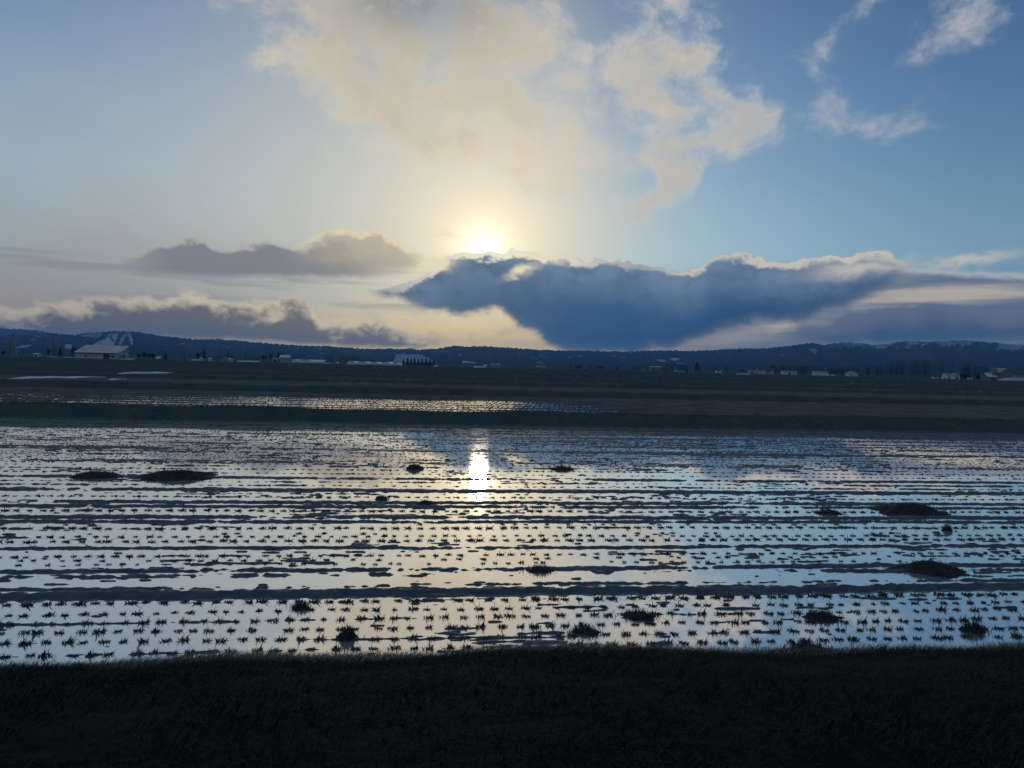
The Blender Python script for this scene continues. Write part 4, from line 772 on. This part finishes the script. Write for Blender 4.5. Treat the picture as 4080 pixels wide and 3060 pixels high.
for i, (x, ty, w_) in enumerate([(1606, 1432, 14), (1622, 1426, 15), (1636, 1428, 14), (1650, 1427, 16), (1665, 1430, 14), (1680, 1429, 16), (1696, 1428, 17), (1711, 1431, 15), (1726, 1437, 12)]):
    tree('conifer', x, ty, w_, 700, ['leftmost dark pine of the row before the snow field', 'second pine from the left in the row before the snow field', 'third pine from the left in the row before the snow field', 'fourth pine from the left in the row before the snow field', 'middle pine of the row before the snow field', 'fourth pine from the right in the row before the snow field', 'third pine from the right in the row before the snow field', 'second pine from the right in the row before the snow field', 'rightmost low pine of the row before the snow field'][i], 'row of pines before the snow field')
# the wood on the right: one far mass of bare trees
tv, tf, off = [], [], 0; wv, wf, wo = [], [], 0
for i in range(330):
    x = random.uniform(3070, 4300) if i > 40 else random.uniform(2250, 3070); dd = random.uniform(860, 1150)
    hp = 26 + 22*math.exp(-((x-3730)/170)**2) + 14*float(stp(3300, 3600, x)) if x > 3070 else 9
    h = hp*dd/FPX*random.uniform(.75, 1.08) + 2; p = at(x, dd); wd = h*random.uniform(.16, .26)
    a, b = tube((p.x, p.y, -.3), (p.x, p.y, h*.8), .20, .07, 4); wf += [tuple(q+wo for q in f_) for f_ in b[:4]]; wv += a; wo += len(a)
    n = 110; t = rng.random(n); rad = wd*np.sin(np.pi*np.clip(t*.9+.1, 0, 1))**.7*np.sqrt(rng.random(n)); an = rng.uniform(0, 6.28, n); P = np.stack([p.x + rad*np.cos(an), p.y + rad*np.sin(an), h*(.15 + .85*t)], -1)
    s = rng.uniform(.6, 1.6, n)*h/12; dr_ = rng.normal(size=(n, 3))*.6 + np.array([0, 0, 1.0]); dr_ /= np.linalg.norm(dr_, axis=1)[:, None]; sd_ = np.cross(dr_, rng.normal(size=(n, 3))); sd_ *= .13/np.linalg.norm(sd_, axis=1)[:, None]
    tv.append(np.stack([P - sd_, P + sd_, P + dr_*s[:, None]], 1).reshape(-1, 3))
v = np.concatenate(tv); nb = len(v); v = np.concatenate([v, np.array(wv)])
tag(mesh_np('woodland', v, [np.arange(nb).reshape(-1, 3), np.array(wf)+nb], M_twig), 'dark leafless wood along the foot of the hills on the right', None, kind='stuff')
# ------------------------------------------------------------ snow lying about, marker stakes, mud heaps
def snow_patch(P, label, z=.02, hgt=.12, name='snow_patch'):
    P = [Vector(p) for p in P]; c = sum(P, Vector())/len(P); n = len(P); v, f = [], []
    for j, s in enumerate((1.0, .82, .5)):
        v += [((p-c).x*(1+(s-1)*.25), (p-c).y*s + .6*math.sin(i*4.1)*(s == 1.0), (0, hgt*.7, hgt)[j]*(1+.3*math.sin(i*2.7))) for i, p in enumerate(P)]
    v.append((0, 0, hgt)); f = [(j*n+i, j*n+(i+1) % n, (j+1)*n+(i+1) % n, (j+1)*n+i) for j in range(2) for i in range(n)] + [(2*n+i, 2*n+(i+1) % n, 3*n) for i in range(n)]
    o = poly(name, v, f, M_snow, None); o.location = (c.x, c.y, z); tag(o, label, 'snow patch'); return o
def strip(pts, half):                        # outline of a long patch following photo points on the ground
    a = [gnd(x, y-h_*half) for (x, y), h_ in zip(pts, [.3] + [1]*(len(pts)-2) + [.3])]; b = [gnd(x, y+h_*half) for (x, y), h_ in zip(pts, [.3] + [1]*(len(pts)-2) + [.3])]
    return [p for p in a] + [p for p in reversed(b)]
snow_patch(strip([(28, 1511), (80, 1508), (150, 1507), (225, 1505), (300, 1506), (350, 1505), (430, 1504)], 2.2), 'long thin snow strip along the field edge at far left')
snow_patch(strip([(470, 1489), (530, 1487), (600, 1486), (660, 1486), (730, 1487)], 2.0), 'shorter snow strip below and right of the barn')
snow_patch(strip([(424, 1516), (455, 1514), (500, 1513)], 1.3), 'small broken snow remnant beside the long strip')
snow_patch(strip([(3062, 1514), (3120, 1513), (3200, 1515)], 1.0), 'thin pale snow line in the fields below the pale walled barn', hgt=.08)
snow_patch(strip([(3430, 1534), (3500, 1533), (3570, 1535), (3640, 1534)], 1.0), 'thin pale snow line in the brown field right of the white stake', hgt=.08)
snow_patch(strip([(2742, 1510), (2775, 1508), (2805, 1509)], 1.4), 'small pale snow remnant in the field below the lone conifer', hgt=.08)
p = at(506, 478); o = snow_patch([p + R0*(4.6*math.cos(t*.5236)) + F0*(2*math.sin(t*.5236)) for t in range(12)], 'heap of snow piled at the right corner of the barn', 0, .75, 'snow_heap')
r = root('marker_post', at(533, 476)); tag(r, 'white post standing in the snow heap by the barn', 'post'); tubes('post', [((0, 0, 0), (0, 0, 2.4), .16, .16)], M_white, r); box('post_cap', -.2, .2, -.2, .2, 2.404, 2.52, M_metal, r)
for x, y, lab in ((2880, 1493, 'white stake pair left of the red roofed cream house'), (2874, 1494, 'shorter white stake beside its twin in the field'), (3395, 1529, 'white stake in the brown field below the white gabled house'), (2566, 1481, 'pale stake left of the flat brick block'), (155, 1433, 'pale stake in the grass left of the barn'), (218, 1433, 'squat pale stake nearer the barn in the grass')):
    dd = depth_of(x, y, 120, 700); r = root('marker_stake', at(x, dd)); tag(r, lab, 'stake'); hh = 5*dd/FPX; tubes('stake', [((0, 0, -.1), (0, 0, hh), .10*dd/200, .10*dd/200)], M_white, r)
M_clod = new_mat('dark_clod', (.024, .025, .025), (.050, .046, .040), 9.0, .9, .08, .02, 30)
def mound(px, py, wpx, hpx, label, weeds=True):
    p = gnd(px, py + hpx*.15); k = (p-EYE).length/FPX; a = wpx*k/2; H = hpx*k*.38; b = min(a*.9, max(.2, a*.75)); nr, nc = 14, 64; v = []
    for i in range(nr):
        s = i/(nr-1)
        for j in range(nc):
            t = 6.2832*j/nc; lump = .62 + .5*float(vn(p.x*3+math.cos(t)*1.6+9, p.y*3+math.sin(t)*1.6+s, 12)) + .30*float(vn(p.x*5+math.cos(t)*5, math.sin(t)*5+s*2, 19)) + .22*float(vn(p.x*7+math.cos(t)*13, math.sin(t)*13+s*6, 23))
            v.append((a*s*lump*math.cos(t), b*s*lump*math.sin(t), H*(1-s**1.5)*(.30+.85*float(vn(math.cos(t)*s*3+p.x, math.sin(t)*s*3+p.y, 15))+.55*float(vn(math.cos(t)*s*8+p.x, math.sin(t)*s*8+p.y, 25))) - .03*s))
    f = [(i*nc+j, i*nc+(j+1) % nc, (i+1)*nc+(j+1) % nc, (i+1)*nc+j) for i in range(nr-1) for j in range(nc)]
    r = root('mud_mound', (p.x, p.y, 0)); tag(r, label, 'mud mound', 'mud mounds in the flooded paddy')
    o = poly('mud_heap', v, f, M_clod, r); o.data.polygons.foreach_set('use_smooth', [True]*len(f))
    if weeds:
        n = int(80 + 620*a); x = rng.normal(0, a*.42, n); y = rng.normal(0, b*.42, n); L = rng.uniform(.4, 1.1, n)*min(.13, .05 + H*.6)
        z = H*np.clip(1 - ((x/a)**2 + (y/b)**2)**.8, 0, 1)*.85 - .01; V, F = blades(x, y, z, L, rng.uniform(.003, .006, n), rng.uniform(.2, 1.2, n), rng.uniform(0, 6.28, n)); wo_ = mesh_np('weeds', V, F, M_stub, r); wo_['kind'] = 'stuff'
for a in [(3628, 2030, 270, 62, 'largest weedy mud mound on the right side of the paddy'), (705, 1892, 290, 56, 'widest mud mound on the left with grassy top'), (385, 1892, 190, 42, 'smaller mud mound left of the widest one'), (1652, 1862, 80, 44, 'round dark clod just left of the sun reflection'), (2245, 1866, 110, 28, 'flat clod right of the sun reflection'), (2545, 2450, 160, 44, 'smooth mud hump in the near rows at right of centre'), (3272, 2456, 160, 48, 'smooth mud hump in the near rows further right'), (3300, 2040, 110, 30, 'low clod left of the largest mound'), (3705, 2264, 230, 66, 'long ragged mud bank at mid right'), (1385, 2530, 80, 90, 'tall ragged tuft of muddy straw in the near rows'), (3880, 2506, 90, 60, 'ragged muddy tuft at the near right'), (2330, 2512, 130, 44, 'broken mud clump in the near rows right of centre'), (1695, 2004, 70, 34, 'small clod below the sun reflection'), (3775, 2108, 40, 40, 'tiny upright clod under the largest mound'), (1520, 1985, 60, 30, 'small clod left below the sun reflection'), (3220, 2580, 180, 42, 'low mud hump touching the grass bank at right'), (2150, 2268, 130, 34, 'flat ragged mud patch near the middle'), (1200, 2415, 90, 40, 'ragged clod between rows left of centre')]: mound(*a)
# ------------------------------------------------------------ sun and air
sd = bpy.data.lights.new('sun', 'SUN'); so = bpy.data.objects.new('sun', sd); C.objects.link(so)
sd.energy = .6; sd.angle = math.radians(1.2); sd.color = (1, .86, .66); so.rotation_euler = (-sund).to_track_quat('-Z', 'Y').to_euler()
hz = poly('haze', boxv(-11000, 11000, -600, 11000, -2, 330), BF, None, None); hz['kind'] = 'stuff'; hz['label'] = 'thin blue evening haze over the plain and hills'
hm = bpy.data.materials.new('haze_air'); hm.use_nodes = True; nt = hm.node_tree; nt.nodes.clear(); pv = nt.nodes.new('ShaderNodeVolumePrincipled'); pv.inputs['Color'].default_value = (.16, .44, .90, 1); pv.inputs['Density'].default_value = 9e-5; pv.inputs['Anisotropy'].default_value = .25
mo = nt.nodes.new('ShaderNodeOutputMaterial'); nt.links.new(pv.outputs[0], mo.inputs['Volume']); hz.data.materials.clear(); hz.data.materials.append(hm)
